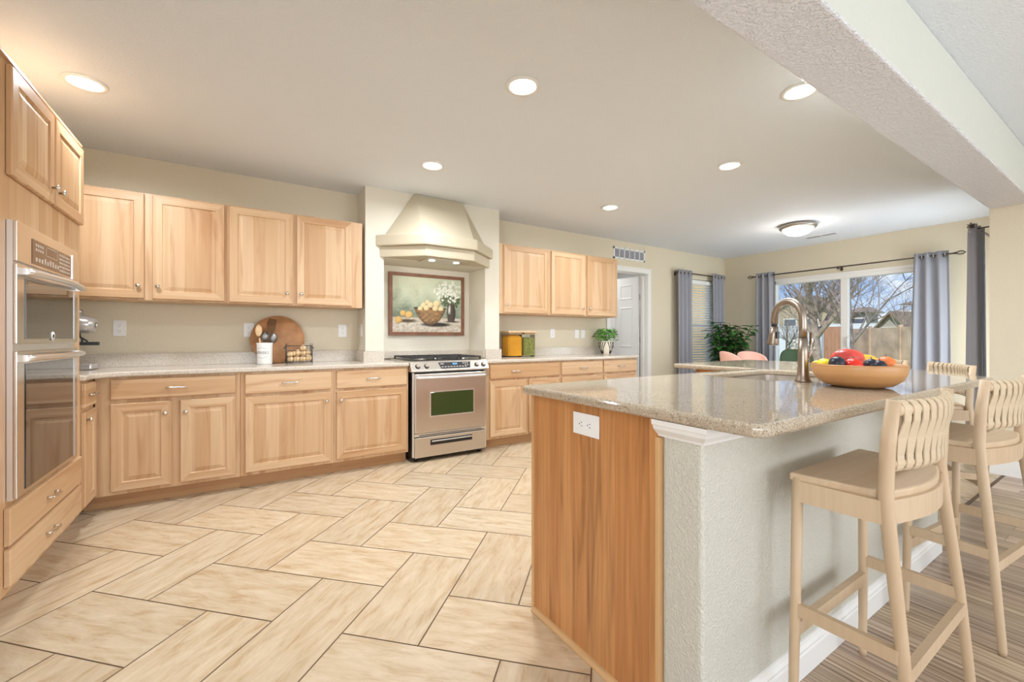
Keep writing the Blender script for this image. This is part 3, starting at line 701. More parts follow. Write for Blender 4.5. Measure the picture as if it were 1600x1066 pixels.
# oven door
od = MB().box((rx0+.018, ry-.035, .268),(rx1-.018, ry+.008, .808)).build('oven_door', 'steel', rg, bevel=.006)
b = MB(); b.box((1.478, ry-.038, .42),(1.915, ry-.034, .635)); b.build('window', 'rangeglass', od, bevel=.002)
b = MB()
wf_ = (1.466,1.927,.408,.647)
b.box((wf_[0], ry-.0375, wf_[2]),(wf_[1], ry-.034, .42)); b.box((wf_[0], ry-.0375, .635),(wf_[1], ry-.034, wf_[3])); b.box((wf_[0], ry-.0375, .42),(1.478, ry-.034, .635)); b.box((1.915, ry-.0375, .42),(wf_[1], ry-.034, .635))
b.build('window_frame', 'steel2', od)
b = MB(); pts = [(rx0+.02+(rx1-rx0-.04)*k/14, ry-.062-.018*math.sin(math.pi*k/14), .775) for k in range(15)]
b.tube(pts, .019, 12, flat=.65); b.box((rx0+.025, ry-.06, .762),(rx0+.05, ry-.03, .788)); b.box((rx1-.05, ry-.06, .762),(rx1-.025, ry-.03, .788))
b.build('handle', 'steel2', od)
b = MB(); b.box((rx0+.018, ry-.02, .236),(rx1-.018, ry+.008, .262)); b.box((rx0+.06, ry-.024, .243),(rx1-.06, ry-.018, .250), 1); b.build('vent_trim', ['steel2','slot'], rg)
dw = MB().box((rx0+.018, ry-.03, .045),(rx1-.018, ry+.008, .228)).build('storage_drawer', 'steel', rg, bevel=.005)
b = MB(); b.box((1.475, ry-.034, .148),(1.905, ry-.028, .200), 0); b.box((1.485, ry-.046, .180),(1.90, ry-.03, .190), 1); b.build('handle', ['black','steel2'], dw, bevel=.003)
# cooktop, grates, burners
cook = MB().box((rx0-.012, ry+.03, .90),(rx1+.012, 4.37, .922)).build('cooktop', 'steel', rg, bevel=.005)
MB().box((rx0+.02, ry+.06, .922),(rx1-.02, 4.33, .926)).build('burner_tray', 'black', cook)
for x in (rx0+.02, (rx0+rx1)/2-.112, rx1-.02-.225):
    b = MB(); w = .225; y0_, y1_ = ry+.07, 4.32; zt = .958
    for xx in (x+.006, x+w-.006): b.box((xx-.006, y0_, zt-.012),(xx+.006, y1_, zt))
    for yy in (y0_, (y0_+y1_)/2, y1_): b.box((x, yy-.006, zt-.012),(x+w, yy+.006, zt))
    for k in range(7): yy = y0_+(k+.5)*(y1_-y0_)/7; b.box((x, yy-.004, zt-.01),(x+w, yy+.004, zt))
    b.box((x+w/2-.005, y0_, zt-.012),(x+w/2+.005, y1_, zt))
    for xx in (x+.006, x+w-.006):
        for yy in (y0_, y1_): b.box((xx-.007, yy-.007, .926),(xx+.007, yy+.007, zt))
    b.build('grate', 'iron', cook)
for x, y in ((1.46,3.93),(1.46,4.2),(1.92,3.93),(1.92,4.2),(1.69,4.07)):
    b = MB(); b.lathe((x,y,.926), [(.055,0),(.052,.008),(.03,.01),(.034,.012),(.034,.018),(.001,.019)], 18); b.build('burner', 'steel', cook)

# ------------------------------------------------------------------ double wall oven
ov = thing('wall_oven', 'stainless double wall oven built into the tall cabinet', 'oven', (-.80, 2.935, .473))
oy0, oy1, oz0, oz1, ox = 2.553, 3.318, .473, 1.618, -.769
b = MB(); b.box((-1.36, oy0+.02, oz0+.01),(-.80, oy1-.01, oz1-.01), 1); b.box((-.799, oy0, oz0),(ox-.012, oy1, oz1)); b.build('body', ['steel2','black'], ov)
cpn = MB().box((ox-.012, oy0, 1.452),(ox, oy1, oz1)).build('control_panel', 'ovensteel', ov, bevel=.002)
MB().box((ox, 2.70, 1.463),(ox+.002, 3.20, 1.572)).build('touch_display', 'woodreflpanel', cpn)
b = MB(); rn = random.Random(2)
for k in range(9): b.box((ox+.002, 2.735+k*.033, 1.478),(ox+.0026, 2.735+k*.033+.018, 1.478+rn.choice((.018,.026))))
for k in range(4):
    for r_ in range(2): b.box((ox+.002, 2.735+k*.024, 1.525+r_*.02),(ox+.0026, 2.735+k*.024+.014, 1.537+r_*.02))
for k in range(6):
    for r_ in range(5): b.box((ox+.002, 3.03+k*.026, 1.472+r_*.019),(ox+.0026, 3.03+k*.026+.016, 1.483+r_*.019))
b.box((ox+.002, 2.855, 1.52),(ox+.0026, 3.0, 1.523)); b.box((ox+.002, 2.855, 1.56),(ox+.0026, 3.0, 1.563)); b.box((ox+.002, 2.855, 1.52),(ox+.0026, 2.858, 1.563)); b.box((ox+.002, 2.997, 1.52),(ox+.0026, 3.0, 1.563))
b.build('button_print', 'glyph', cpn)
MB().box((ox, 3.222, 1.455),(ox+.004, 3.236, 1.585)).build('edge_trim', 'steel2', cpn)
for z0, z1, lab in ((1.112,1.442,None),(.477,1.082,None)):
    dr = MB().box((ox-.012, oy0, z0),(ox, oy1, z1)).build('oven_door', 'ovensteel', ov, bevel=.003)
    MB().box((ox, 2.63, z0+.02),(ox+.003, 3.238, z1-.055)).build('window', 'ovenglass', dr, bevel=.001)
    MB().box((ox, 3.240, z0+.02),(ox+.005, 3.256, z1-.055)).build('window_trim', 'steel2', dr)
    b = MB(); pts = [(ox+.02+.038*math.sin(math.pi*k/16), oy0+.012+(oy1-oy0-.024)*k/16, z1-.03) for k in range(17)]
    b.tube(pts, .017, 12, flat=.8); b.box((ox-.0, oy0+.004, z1-.044),(ox+.024, oy0+.022, z1-.016)); b.box((ox, oy1-.022, z1-.044),(ox+.024, oy1-.004, z1-.016))
    b.build('handle', 'steel2', dr)
    if z0 > 1:
        b = MB(); b.lathe((ox+.003, 2.93, 1.145), [(.022,0),(.022,.003),(.001,.0035)], 20, axis='x'); b.build('badge', 'white', dr)
        b = MB(); b.lathe((ox+.0067, 2.93, 1.145), [(.012,0),(.012,.0006),(.009,.0006),(.009,0)], 20, axis='x'); b.build('badge_ring', 'glyph', dr)
MB().box((-.799, oy0+.005, 1.084),(ox-.014, oy1-.005, 1.11)).build('vent_gap', 'slot', ov)

# ------------------------------------------------------------------ kitchen island
isl = thing('kitchen_island', 'kitchen island with oak end panel and textured cream half wall', 'island', (2.3,1.1,0))
b = MB(); b.prism([(1.046,.70),(1.046,.814),(3.10,.814),(3.82,1.50),(3.88,1.42),(3.155,.70)], .0, IT-.035); b.v = []; b.f = []; b.m = []; b.sm = []
b.prism([(1.044,.686),(3.13,.686),(3.84,1.396),(3.75,1.486),(3.08,.816),(1.044,.816)], .001, .901)
b.build('half_wall', 'halfwall', isl, bevel=.012, seg=3)
b = MB(); b.prism([(1.06,.818),(3.075,.818),(3.745,1.488),(3.745,1.98),(2.93,1.98),(2.93,1.455),(1.06,1.455)], .10, .62); b.prism([(1.06,.818),(1.95,.818),(1.95,1.455),(1.06,1.455)], .62, .901); b.prism([(2.96,.818),(3.075,.818),(3.745,1.488),(3.745,1.98),(2.93,1.98),(2.93,1.455),(2.96,1.455)], .62, .901)
b.box((1.95,.818,.62),(2.96,.85,.901)); b.box((1.95,1.435,.62),(2.96,1.455,.901))
b.build('cabinet_body', 'oak', isl)
b = MB(); b.prism([(1.08,.83),(3.07,.83),(3.67,1.49),(3.67,1.90),(3.0,1.90),(3.0,1.38),(1.08,1.38)], .001, .10); b.build('toe_kick', 'toe', isl)
MB().box((1.034, .824, .004),(1.058, 1.448, .901)).build('end_panel', 'oak', isl)
MB().box((1.030, 1.446, .001),(1.062, 1.462, .901)).build('panel_edge_trim', 'oaktrim', isl, bevel=.002)
MB().box((1.030, .816, .001),(1.058, .830, .845)).build('panel_edge_trim', 'oaktrim', isl, bevel=.002)
b = MB(); b.add([(1.034,.83,.001),(1.018,.83,.001),(1.018,.83,.008),(1.027,.83,.018),(1.034,.83,.02)]+[(1.034,1.447,.001),(1.018,1.447,.001),(1.018,1.447,.008),(1.027,1.447,.018),(1.034,1.447,.02)], [(0,1,2,3,4),(9,8,7,6,5)]+[(i,(i+1)%5,(i+1)%5+5,i+5) for i in range(5)])
M['oakshoe'] = wood('oak_shoe_moulding', (.62,.37,.17), (.66,.42,.2), (.40,.2,.08), False, .4, .3)
b.build('shoe_moulding', 'oakshoe', isl)
# white crown moulding around the half wall end
def moulding(name, path, prof, mat, parent):
    """path: xy points; prof: (out, z); outward is to the right of travel"""
    b = MB(); n = len(prof); P2 = [Vector((p[0],p[1])) for p in path]; vs = []
    for i, p in enumerate(P2):
        def nrm(a, c): d = (c-a).normalized(); return Vector((d.y, -d.x))
        if i == 0: nn = nrm(P2[0], P2[1]); k = 1
        elif i == len(P2)-1: nn = nrm(P2[-2], P2[-1]); k = 1
        else:
            n1, n2 = nrm(P2[i-1], p), nrm(p, P2[i+1]); nn = (n1+n2).normalized(); k = 1/max(.3, nn.dot(n1))
        for o_, z in prof: q = p+nn*o_*k; vs.append((q.x, q.y, z))
    fs = [tuple(range(n)), tuple(range(len(vs)-1, len(vs)-1-n, -1))]
    for i in range(len(P2)-1): fs += [(i*n+j, i*n+(j+1)%n, (i+1)*n+(j+1)%n, (i+1)*n+j) for j in range(n)]
    b.add(vs, fs); return b.build(name, mat, parent)
moulding('crown_moulding', [(1.044,.826),(1.044,.686),(1.42,.686)], [(0,.848),(.006,.848),(.008,.853),(.010,.856),(.016,.862),(.026,.872),(.030,.884),(.034,.886),(.036,.901),(0,.901)], 'trim', isl)
moulding('baseboard', [(1.044,.826),(1.044,.686),(3.13,.686),(3.84,1.396)], [(0,.001),(.014,.001),(.014,.075),(.011,.082),(.012,.09),(.006,.1),(.004,.112),(0,.113)], 'trim', isl)
ict = thing('countertop', 'glossy speckled quartz countertop of the island with a rounded edge', 'countertop', (2.2,1.0,.902))
sink_hole = [(2.12,1.0),(2.87,1.0)]; 
def rr(x0,y0,x1,y1,r,n=4):
    return arc(x1-r,y0+r,r,-90,0,n)+arc(x1-r,y1-r,r,0,90,n)+arc(x0+r,y1-r,r,90,180,n)+arc(x0+r,y0+r,r,180,270,n)
outl = arc(1.035,.545,.037,180,270,4)+[(3.24,.508)]+[(3.275,.525)]+[(3.96,1.21)]+[(3.985,1.27),(3.985,2.08)]+arc(3.93,2.10,.05,0,90,3)+arc(2.91,2.11,.04,90,180,3)+[(2.87,1.507)]+arc(1.035,1.47,.037,90,180,4)
slab('worktop', outl, [rr(2.10,1.0,2.86,1.42,.06)], .902, IT, 'quartz2', ict, .0135, 5)
# sink
sk = thing('kitchen_sink', 'undermount steel sink set into the island countertop', 'sink', (2.48,1.21,.68))
b = MB(); 
rings = [(rr(2.085,.985,2.875,1.435,.07), .9015), (rr(2.105,1.005,2.855,1.415,.06), .9015), (rr(2.11,1.01,2.85,1.41,.06), .72), (rr(2.14,1.04,2.82,1.38,.05), .70)]
vs = [(x,y,z) for r_, z in rings for x,y in r_]; k = len(rings[0][0])
b.add(vs, [(i*k+j, i*k+(j+1)%k, (i+1)*k+(j+1)%k, (i+1)*k+j) for i in range(3) for j in range(k)]+[tuple(range(3*k, 4*k))])
b.build('basin', 'steel', sk, solid=.002)
MB().lathe((2.48,1.21,.7015), [(.045,0),(.04,.003),(.02,.001)], 20).build('drain', 'chrome', sk)
# faucet
fc = thing('kitchen_faucet', 'tall gooseneck pull-down faucet in brushed bronze nickel behind the fruit bowl', 'faucet', (2.175,.925,IT))
fx, fy = 2.175, .925
b = MB(); b.lathe((fx,fy,IT+.0005), [(.033,0),(.033,.006),(.028,.016),(.024,.035),(.0215,.08),(.020,.13),(.0205,.15),(.0195,.152),(.0185,.20)], 24); b.build('base_column', 'bronze', fc)
dx_, dy_ = .08, .165; ln = math.hypot(dx_, dy_); ux_, uy_ = dx_/ln, dy_/ln; rad_ = ln/2
pts = [(fx,fy,IT+.20),(fx,fy,IT+.25),(fx,fy,IT+.285)]
for k in range(1, 15):
    a = math.pi*k/16; pts.append((fx+ux_*(rad_-rad_*math.cos(a)), fy+uy_*(rad_-rad_*math.cos(a)), IT+.285+rad_*math.sin(a)))
pts.append((fx+ux_*ln*.985, fy+uy_*ln*.985, IT+.27))
b = MB(); b.tube(pts, .0165, 16); b.build('gooseneck', 'bronze', fc)
b = MB(); e_ = Vector((fx+ux_*ln*.985, fy+uy_*ln*.985, IT+.27)); b.tube([e_, e_+Vector((0,0,-.012))], .0135, 14, 1); b.tube([e_+Vector((0,0,-.012)), e_+Vector((ux_*.004,uy_*.004,-.05)), e_+Vector((ux_*.01,uy_*.01,-.095)), e_+Vector((ux_*.011,uy_*.011,-.103))], [.017,.02,.0265,.025], 16)
hdd = b.build('spray_head', ['bronze','black'], fc)
MB().obox(e_+Vector((-ux_*.024, -uy_*.024, -.055)), Vector((-uy_,ux_,0))*.006, Vector((ux_,uy_,0))*.003, (0,0,.018)).build('spray_button', 'black', hdd)
b = MB(); b.tube([(fx+.018,fy-.0,IT+.10),(fx+.04,fy-.005,IT+.10)], .013, 12); b.tube([(fx+.04,fy-.005,IT+.10),(fx+.058,fy-.01,IT+.14),(fx+.07,fy-.012,IT+.19)], [.009,.007,.006], 10); b.build('lever', 'bronze', fc)
# island outlet
def outlet(name, label, fr, a, z, w, h, kind='duplex', parent=None, group=None, horizontal=False):
    t = thing(name, label, 'outlet' if kind == 'duplex' else 'switch', fr.at(a, z, 0), group)
    b = MB(); b.box(fr.at(a-w/2, z-h/2, .0005), fr.at(a+w/2, z+h/2, .006)); b.build('cover_plate', 'white', t, bevel=.003)
    if kind == 'duplex':
        for s in (-1, 1):
            ca, cz = (a+s*.021, z) if horizontal else (a, z+s*.021)
            r_ = MB(); r_.box(fr.at(ca-.015, cz-.014, .006), fr.at(ca+.015, cz+.014, .0075)); rc = r_.build('receptacle', 'white', t, bevel=.003)
            q = MB()
            for dxx in (-.006, .006):
                if horizontal: q.box(fr.at(ca-.001, cz+dxx-.001, .0075), fr.at(ca+.007, cz+dxx+.001, .008))
                else: q.box(fr.at(ca+dxx-.001, cz-.001, .0075), fr.at(ca+dxx+.001, cz+.008, .008))
            if horizontal: q.box(fr.at(ca-.010, cz-.002, .0075), fr.at(ca-.006, cz+.002, .008))
            else: q.box(fr.at(ca-.002, cz-.010, .0075), fr.at(ca+.002, cz-.006, .008))
            q.build('slots', 'slot', rc)
    else:
        MB().box(fr.at(a-.016, z-.033, .006), fr.at(a+.016, z+.033, .009)).build('rocker', 'white', t, bevel=.002)
    return t
IF = F((1.034,0,0),(0,-1,0),(-1,0,0))
outlet('wall_outlet', 'white double outlet set sideways in the oak island end panel', IF, -1.128, .829, .132, .078, horizontal=True)
WF = F((0,YW,0),(1,0,0),(0,-1,0))
outlet('wall_outlet', 'white wall outlet between the mixer and the crock, nearest the wall ovens', WF, -.784, 1.212, .078, .122)
outlet('wall_outlet', 'white wall outlet directly behind the utensil crock', WF, .063, 1.207, .078, .122)
outlet('wall_outlet', 'white wall outlet right of the onion basket, left of the hood wall', WF, .839, 1.208, .078, .122)
outlet('wall_outlet', 'white wall outlet just right of the glass jars', WF, 3.428, 1.198, .075, .118)
outlet('wall_switch', 'left one of two white rocker switches beside the striped plant pot', WF, 3.845, 1.193, .072, .118, 'rocker')
outlet('wall_switch', 'right one of two white rocker switches beside the striped plant pot', WF, 3.955, 1.193, .072, .118, 'rocker')
outlet('wall_switch', 'white switch on the narrow side of the hood wall under the wall cabinet', F((.98,0,0),(0,1,0),(-1,0,0)), 4.22, 1.21, .075, .12, 'rocker')

# ------------------------------------------------------------------ bar stools
def make_stool(label):
    t = thing('bar_stool', label, 'bar stool', (0,0,0))
    def P_(x,y,z): return (x,y,z)
    H = .715
    for s in (-1, 1):
        MB().tube([(s*.240,.128,H+.012),(s*.250,.130,.36),(s*.258,.134,.02),(s*.258,.134,.001)], [.0145,.014,.0125,.011], 12).build('leg', 'stool', t)
        MB().tube([(s*.262,-.138,.001),(s*.262,-.138,.02),(s*.250,-.110,.36),(s*.234,-.080,.64),(s*.230,-.071,.74),(s*.231,-.076,.86),(s*.232,-.088,.978)],
                  [.011,.0125,.0145,.0165,.0175,.017,.015], 12, flat=.75).build('leg', 'stool', t)
    # seat: straight front, bowed rear
    n = 12; rear = [(-.212+.424*k/n, -.072-.036*math.sin(math.pi*k/n)) for k in range(n+1)]
    fr_ = [(.254,.146),(-.254,.146)]
    b = MB(); b.prism([(-.228,-.045)]+rear+[(.228,-.045)]+fr_, H+.001, H+.024); b.build('seat', 'stoolx', t, bevel=.006, seg=2)
    b = MB(); b.bar((-.235,.130,H-.027),(.235,.130,H-.027),.02,.060); b.build('seat_rail', 'stool', t)
    for s in (-1,1): MB().bar((s*.243,.12,H-.027),(s*.233,-.07,H-.027),.018,.060).build('seat_rail', 'stool', t)
    b = MB(); pts = [(-.218+.436*k/n, -.070-.036*math.sin(math.pi*k/n)) for k in range(n+1)]
    for k in range(n): b.bar((*pts[k],H-.027),(*pts[k+1],H-.027),.02,.062)
    b.build('rear_rail', 'stool', t)
    def arcx(z, y, bow): return [(-.225+.45*k/n, y-bow*math.sin(math.pi*k/n), z) for k in range(n+1)]
    YT, YB, BO = -.086, -.074, .036
    b = MB(); b.tube(arcx(.952, YT, BO), .013, 10, flat=1.3); b.build('back_rail', 'stool', t)
    b = MB(); b.tube(arcx(.812, YB, BO), .011, 10, flat=1.2); b.build('back_rail', 'stool', t)
    # woven straps: flat loops round both rails, meeting edge to edge in between
    b = MB(); m_ = 12; w = .0153
    for k in range(m_):
        s = (k+.5)/m_; x = -.213+.426*s
        bow = BO*math.sin(math.pi*s); yt, yb = YT-bow, YB-bow; sl = -BO*math.pi*math.cos(math.pi*s)/.45
        loop = []
        for a in range(0, 181, 30): loop.append((yt-.0155*math.cos(R(a)), .952+.023*math.sin(R(a))))
        loop += [(yt+.012, .925), ((yt+yb)/2+.006, .88), (yb+.011, .835)]
        for a in range(0, 181, 30): loop.append((yb+.0135*math.cos(R(a)), .812-.021*math.sin(R(a))))
        loop += [(yb-.0125, .835), ((yt+yb)/2-.0105, .88), (yt-.0145, .925)]
        m2 = len(loop); vs = []
        for i, p in enumerate(loop):
            k2 = 1.17 if .84 < p[1] < .92 else .84
            for q in (-w*k2, w*k2): vs.append((x+q, p[0]+sl*q, p[1]))
        b.add(vs, [(i*2, i*2+1, ((i+1)%m2)*2+1, ((i+1)%m2)*2) for i in range(m2)], 0, False)
    b.build('woven_back', 'weave', t, fix=False, solid=.003)
    for s in (-1,1): MB().bar((s*.251,.124,.345),(s*.251,-.112,.345),.018,.036).build('stretcher', 'stool', t)
    MB().bar((-.25,.13,.285),(.25,.13,.285),.02,.038).build('stretcher', 'stool', t)
    MB().bar((-.25,-.116,.305),(.25,-.116,.305),.018,.036).build('stretcher', 'stool', t)
    return t
def copy_tree(o, parent=None):
    c = o.copy(); COL.objects.link(c); c.parent = parent
    for ch in [x for x in bpy.data.objects if x.parent == o]: copy_tree(ch, c)
    return c
stool = make_stool('pale wooden bar stool with woven strap back, nearest the camera at the island')
GS = 'woven-back bar stools around the island'
specs = [((1.625,.475,0), 0, None), ((2.57,.452,0), -5, 'pale wooden woven-back bar stool, second along the half wall, cut by the right frame edge'),
         ((3.70,.84,0), 35, 'bar stool at the angled far corner of the island, partly hidden behind the countertop'),
         ((4.10,1.27,0), 45, 'farthest bar stool, almost hidden behind the fruit bowl')]
for i, (loc, rz, lab) in enumerate(specs):
    o = stool if i == 0 else copy_tree(stool)
    o.location = loc; o.rotation_euler = (0,0,R(rz)); o['group'] = GS
    if lab: o['label'] = lab
stool['label'] = 'pale wooden bar stool with woven strap back, nearest the camera at the island'

# ------------------------------------------------------------------ fruit bowl
bc = (2.15,.712)
bw = MB(); bw.lathe((*bc, IT+.0005), [(.001,0),(.080,0),(.112,.008),(.141,.030),(.155,.058),(.158,.088),(.156,.093),(.150,.092),(.146,.060),(.130,.034),(.100,.018),(.001,.014)], 40)
o = bw.build('fruit_bowl', 'bowl'); tag(at_origin(o, (*bc,IT)), 'round wooden bowl of fruit on the island countertop', 'bowl')
def from_cam(px, t, z):
    s = (px-800)/664.45; return ((.5383+.8428*s)*t, (.8428-.5383*s)*t, z)
M['mango'] = simple('red_mango_skin', (.62,.07,.05), .32, var=.35, vscale=12)
M['plum'] = simple('dark_plum_skin', (.02,.02,.035), .35, var=.4, vscale=20)
M['apple'] = simple('bright_red_skin', (.75,.03,.015), .3, var=.25, vscale=14)
M['lemon'] = simple('yellow_lemon_skin', (.85,.62,.02), .4, bump=.2, bscale=120)
M['peach'] = simple('orange_peach_skin', (.80,.20,.05), .45, var=.35, vscale=14)
M['banana'] = simple('yellow_orange_skin', (.88,.48,.05), .4, var=.15)
M['kiwi'] = simple('brown_fruit_skin', (.36,.20,.11), .8)
def fruit(name, label, cat, c, r, mat, sc=(1,1,1), rot=0, stem=True):
    t = thing(name, label, cat, c)
    t2 = MB().ball(c, r, 20, sc=sc, rot=rot).build('skin', mat, t)
    if stem: MB().tube([(c[0],c[1],c[2]+r*sc[2]*.92),(c[0]+.002,c[1],c[2]+r*sc[2]+.008)], .0018, 6).build('stem', 'stem', t)
zb = IT-.003
fruit('mango', 'large red mango on top of the fruit bowl', 'mango', from_cam(1324,1.93,zb+.112), .052, 'mango', (1.35,.9,.82), R(-35), False)
fruit('plum', 'dark purple plum at the left front of the fruit bowl', 'plum', from_cam(1308,1.75,zb+.098), .030, 'plum')
fruit('apple', 'bright red fruit at the front of the bowl between the dark plums', 'apple', from_cam(1333,1.735,zb+.090), .034, 'apple', (1,1,.88))
fruit('plum', 'blue-black plum right of the bright red fruit in the bowl', 'plum', from_cam(1361,1.745,zb+.092), .0265, 'plum')
fruit('plum', 'smallest dark plum at the right front of the fruit bowl', 'plum', from_cam(1374,1.725,zb+.088), .0255, 'plum')
fruit('lemon', 'yellow lemon at the left end of the fruit bowl', 'lemon', from_cam(1288,1.84,zb+.086), .029, 'lemon', (1.3,1,1), R(30), False)
fruit('lemon', 'small second lemon half hidden by the bowl rim beside the faucet', 'lemon', from_cam(1277,1.90,zb+.080), .023, 'lemon', (1.2,1,1), R(60), False)
fruit('peach', 'orange-red peach at the right of the fruit bowl', 'peach', from_cam(1384,1.80,zb+.090), .036, 'peach')
fruit('kiwi', 'brown fruit at the far right rim of the bowl', 'kiwi', from_cam(1393,1.835,zb+.072), .027, 'kiwi', (1.2,1,.9), R(-30), False)
fruit('plum', 'dark plum at the back of the bowl beneath the mango', 'plum', from_cam(1330,1.82,zb+.055), .030, 'plum')
b = MB(); c0 = Vector(from_cam(1352,1.97,zb+.10)); pts = []; 
for k in range(9):
    a = R(-60+120*k/8); pts.append(c0+Vector((.07*math.sin(a)*.84, -.07*math.sin(a)*.54, .05*math.cos(a)-.04)))
b.tube(pts, [.004,.012,.0155,.017,.0175,.017,.0155,.012,.005], 10)
o = b.build('banana', 'banana'); tag(at_origin(o, c0), 'orange-yellow banana arching behind the mango', 'banana')

# ------------------------------------------------------------------ things on the left counter
def tree_parts(): pass
ck = thing('utensil_crock', 'white ceramic crock with grey lettering holding cooking utensils', 'crock', (.175,4.20,CT))
MB().lathe((.175,4.20,CT+.0005), [(.001,0),(.056,0),(.058,.006),(.0585,.10),(.060,.165),(.062,.178),(.060,.182),(.055,.178),(.053,.02),(.001,.012)], 36).build('body', 'ceramic', ck)
def bent_text(txt, size, zc, ang0, r, cx, cy, parent, mat, zr=1.0):
    cu = bpy.data.curves.new('t', 'FONT'); cu.body = txt; cu.size = size; cu.align_x = 'CENTER'; cu.align_y = 'CENTER'; cu.extrude = .0004
    to = bpy.data.objects.new('t', cu); COL.objects.link(to)
    dg = bpy.context.evaluated_depsgraph_get(); dg.update(); me = bpy.data.meshes.new_from_object(to.evaluated_get(dg))
    bpy.data.objects.remove(to)
    off = root_loc(parent)
    for v in me.vertices:
        a = ang0+v.co.x/r; rr_ = r+.0006+v.co.z
        v.co = Vector((cx+rr_*math.sin(a), cy-rr_*math.cos(a), zc+v.co.y*zr))-off
    me.materials.clear(); me.materials.append(M[mat]); o = bpy.data.objects.new('lettering', me); COL.objects.link(o); o.parent = parent; return o
aim = math.atan2(.175, 4.2)*-1
bent_text('UTENSILS', .026, CT+.098, -.45, .0592, .175, 4.20, ck, 'print', 1.25)
b = MB()
for zz, s in ((.122,1),(.072,-1)):
    for k in range(12):
        a0 = -.45+R(-42+84*k/12); a1 = -.45+R(-42+84*(k+1)/12)
        h0 = s*.018*math.cos(R(-42+84*k/12)*1.9); h1 = s*.018*math.cos(R(-42+84*(k+1)/12)*1.9)
        r_ = .0597
        b.bar((.175+r_*math.sin(a0),4.20-r_*math.cos(a0),CT+zz+h0),(.175+r_*math.sin(a1),4.20-r_*math.cos(a1),CT+zz+h1),.0015,.0018)
b.build('emblem_arcs', 'print', ck)
def utensil(name, label, base, top, build):
    t = thing(name, label, 'utensil', base); build(t, Vector(base), Vector(top))
def spoon(t, a, c):
    d = (c-a).normalized()
    MB().tube([a, a+(c-a)*.62], .006, 8).build('handle', 'paleboard', t)
    vs = MB(); vs.ball(a+(c-a)*.82, .05, 16, sc=(.52,.2,1.05)); vs.build('spoon_head', 'paleboard', t)
utensil('wooden_spoon', 'pale wooden spoon standing in the crock', (.155,4.20,CT+.02), (.125,4.19,CT+.345), spoon)
M['darkwood'] = simple('dark_utensil_wood', (.11,.05,.015), .75, var=.2)
def spatula(t, a, c):
    MB().tube([a, a+(c-a)*.7], .006, 8).build('handle', 'darkwood', t)
    d = (c-a).normalized(); m_ = a+(c-a)*.80
    sd = Vector((1,0,-d.x/d.z)).normalized()
    b = MB(); k = [(-.022,-.065),(.018,-.065),(.034,-.03),(.036,.06),(-.022,.065),(-.036,.03)]; f = Vector((0,-.004,0))
    b.add([m_+sd*x+d*z+f for x,z in k]+[m_+sd*x+d*z-f for x,z in k], [tuple(range(6)), tuple(range(11,5,-1))]+[(i,(i+1)%6,(i+1)%6+6,i+6) for i in range(6)])
    b.build('blade', 'darkwood', t, bevel=.002)
utensil('wooden_spatula', 'dark wooden spatula standing in the crock', (.185,4.195,CT+.02), (.232,4.18,CT+.40), spatula)
M['utensteel'] = simple('dull_utensil_steel', (.30,.29,.28), .4, 1)
def ladle(t, a, c):
    MB().tube([a, a+(c-a)*.6], .004, 8).build('handle', 'utensteel', t)
    MB().ball(a+(c-a)*.8, .042, 18, sc=(.95,.5,1.1)).build('ladle_head', 'utensteel', t)
utensil('ladle', 'steel ladle in the crock left of the dark spatula', (.17,4.215,CT+.02), (.183,4.225,CT+.29), ladle)
utensil('serving_spoon', 'steel serving spoon in the crock half behind the dark spatula', (.19,4.21,CT+.02), (.245,4.235,CT+.275), ladle)
# round board leaning on the wall
o = MB().lathe((0,0,0), [(.001,-.009),(.208,-.009),(.212,-.005),(.212,.005),(.208,.009),(.001,.009)], 56, axis='y').build('cutting_board', 'board', bevel=.0)
o.rotation_euler = (R(-9), 0, 0); o.location = (.285, 4.322, CT+.001+.2105)
tag(o, 'round brown wooden board leaning on the wall behind the crock', 'cutting board')
# wire basket with onions
bx0,bx1,by0,by1 = .335,.535,4.11,4.23
wb = thing('wire_basket', 'dark wire basket of small onions beside the crock', 'basket', ((bx0+bx1)/2,(by0+by1)/2,CT))
b = MB(); r_ = .0018; z0_, z1_ = CT+.012, CT+.155
for z in (z0_, CT+.06, CT+.11, z1_):
    for p, q in (((bx0,by0),(bx1,by0)),((bx1,by0),(bx1,by1)),((bx1,by1),(bx0,by1)),((bx0,by1),(bx0,by0))): b.tube([(*p,z),(*q,z)], r_ if z < z1_ else .0028, 6)
for k in range(1, 8):
    x = bx0+(bx1-bx0)*k/8
    for y in (by0, by1): b.tube([(x,y,z0_),(x,y,z1_)], r_*.75, 5)
    b.tube([(x,by0,z0_),(x,by1,z0_)], r_*.75, 5)
for k in range(1, 5):
    y = by0+(by1-by0)*k/5
    for x in (bx0, bx1): b.tube([(x,y,z0_),(x,y,z1_)], r_*.75, 5)
for x in (bx0,bx1):
    for y in (by0,by1): b.tube([(x,y,CT+.001),(x,y,z1_+.02)], .003, 6)
b.build('frame', 'wire', wb)
for x, s in ((bx0,-1),(bx1,1)):
    h = MB(); h.tube([(x,by0+.03,z1_),(x+s*.018,by0+.035,z1_-.025),(x+s*.018,by1-.035,z1_-.025),(x,by1-.03,z1_)], .0022, 6); h.build('handle', 'wire', wb)
M['onion'] = simple('golden_onion_skin', (.95,.60,.33), .35, var=.25, vscale=30)
rnd = random.Random(11)
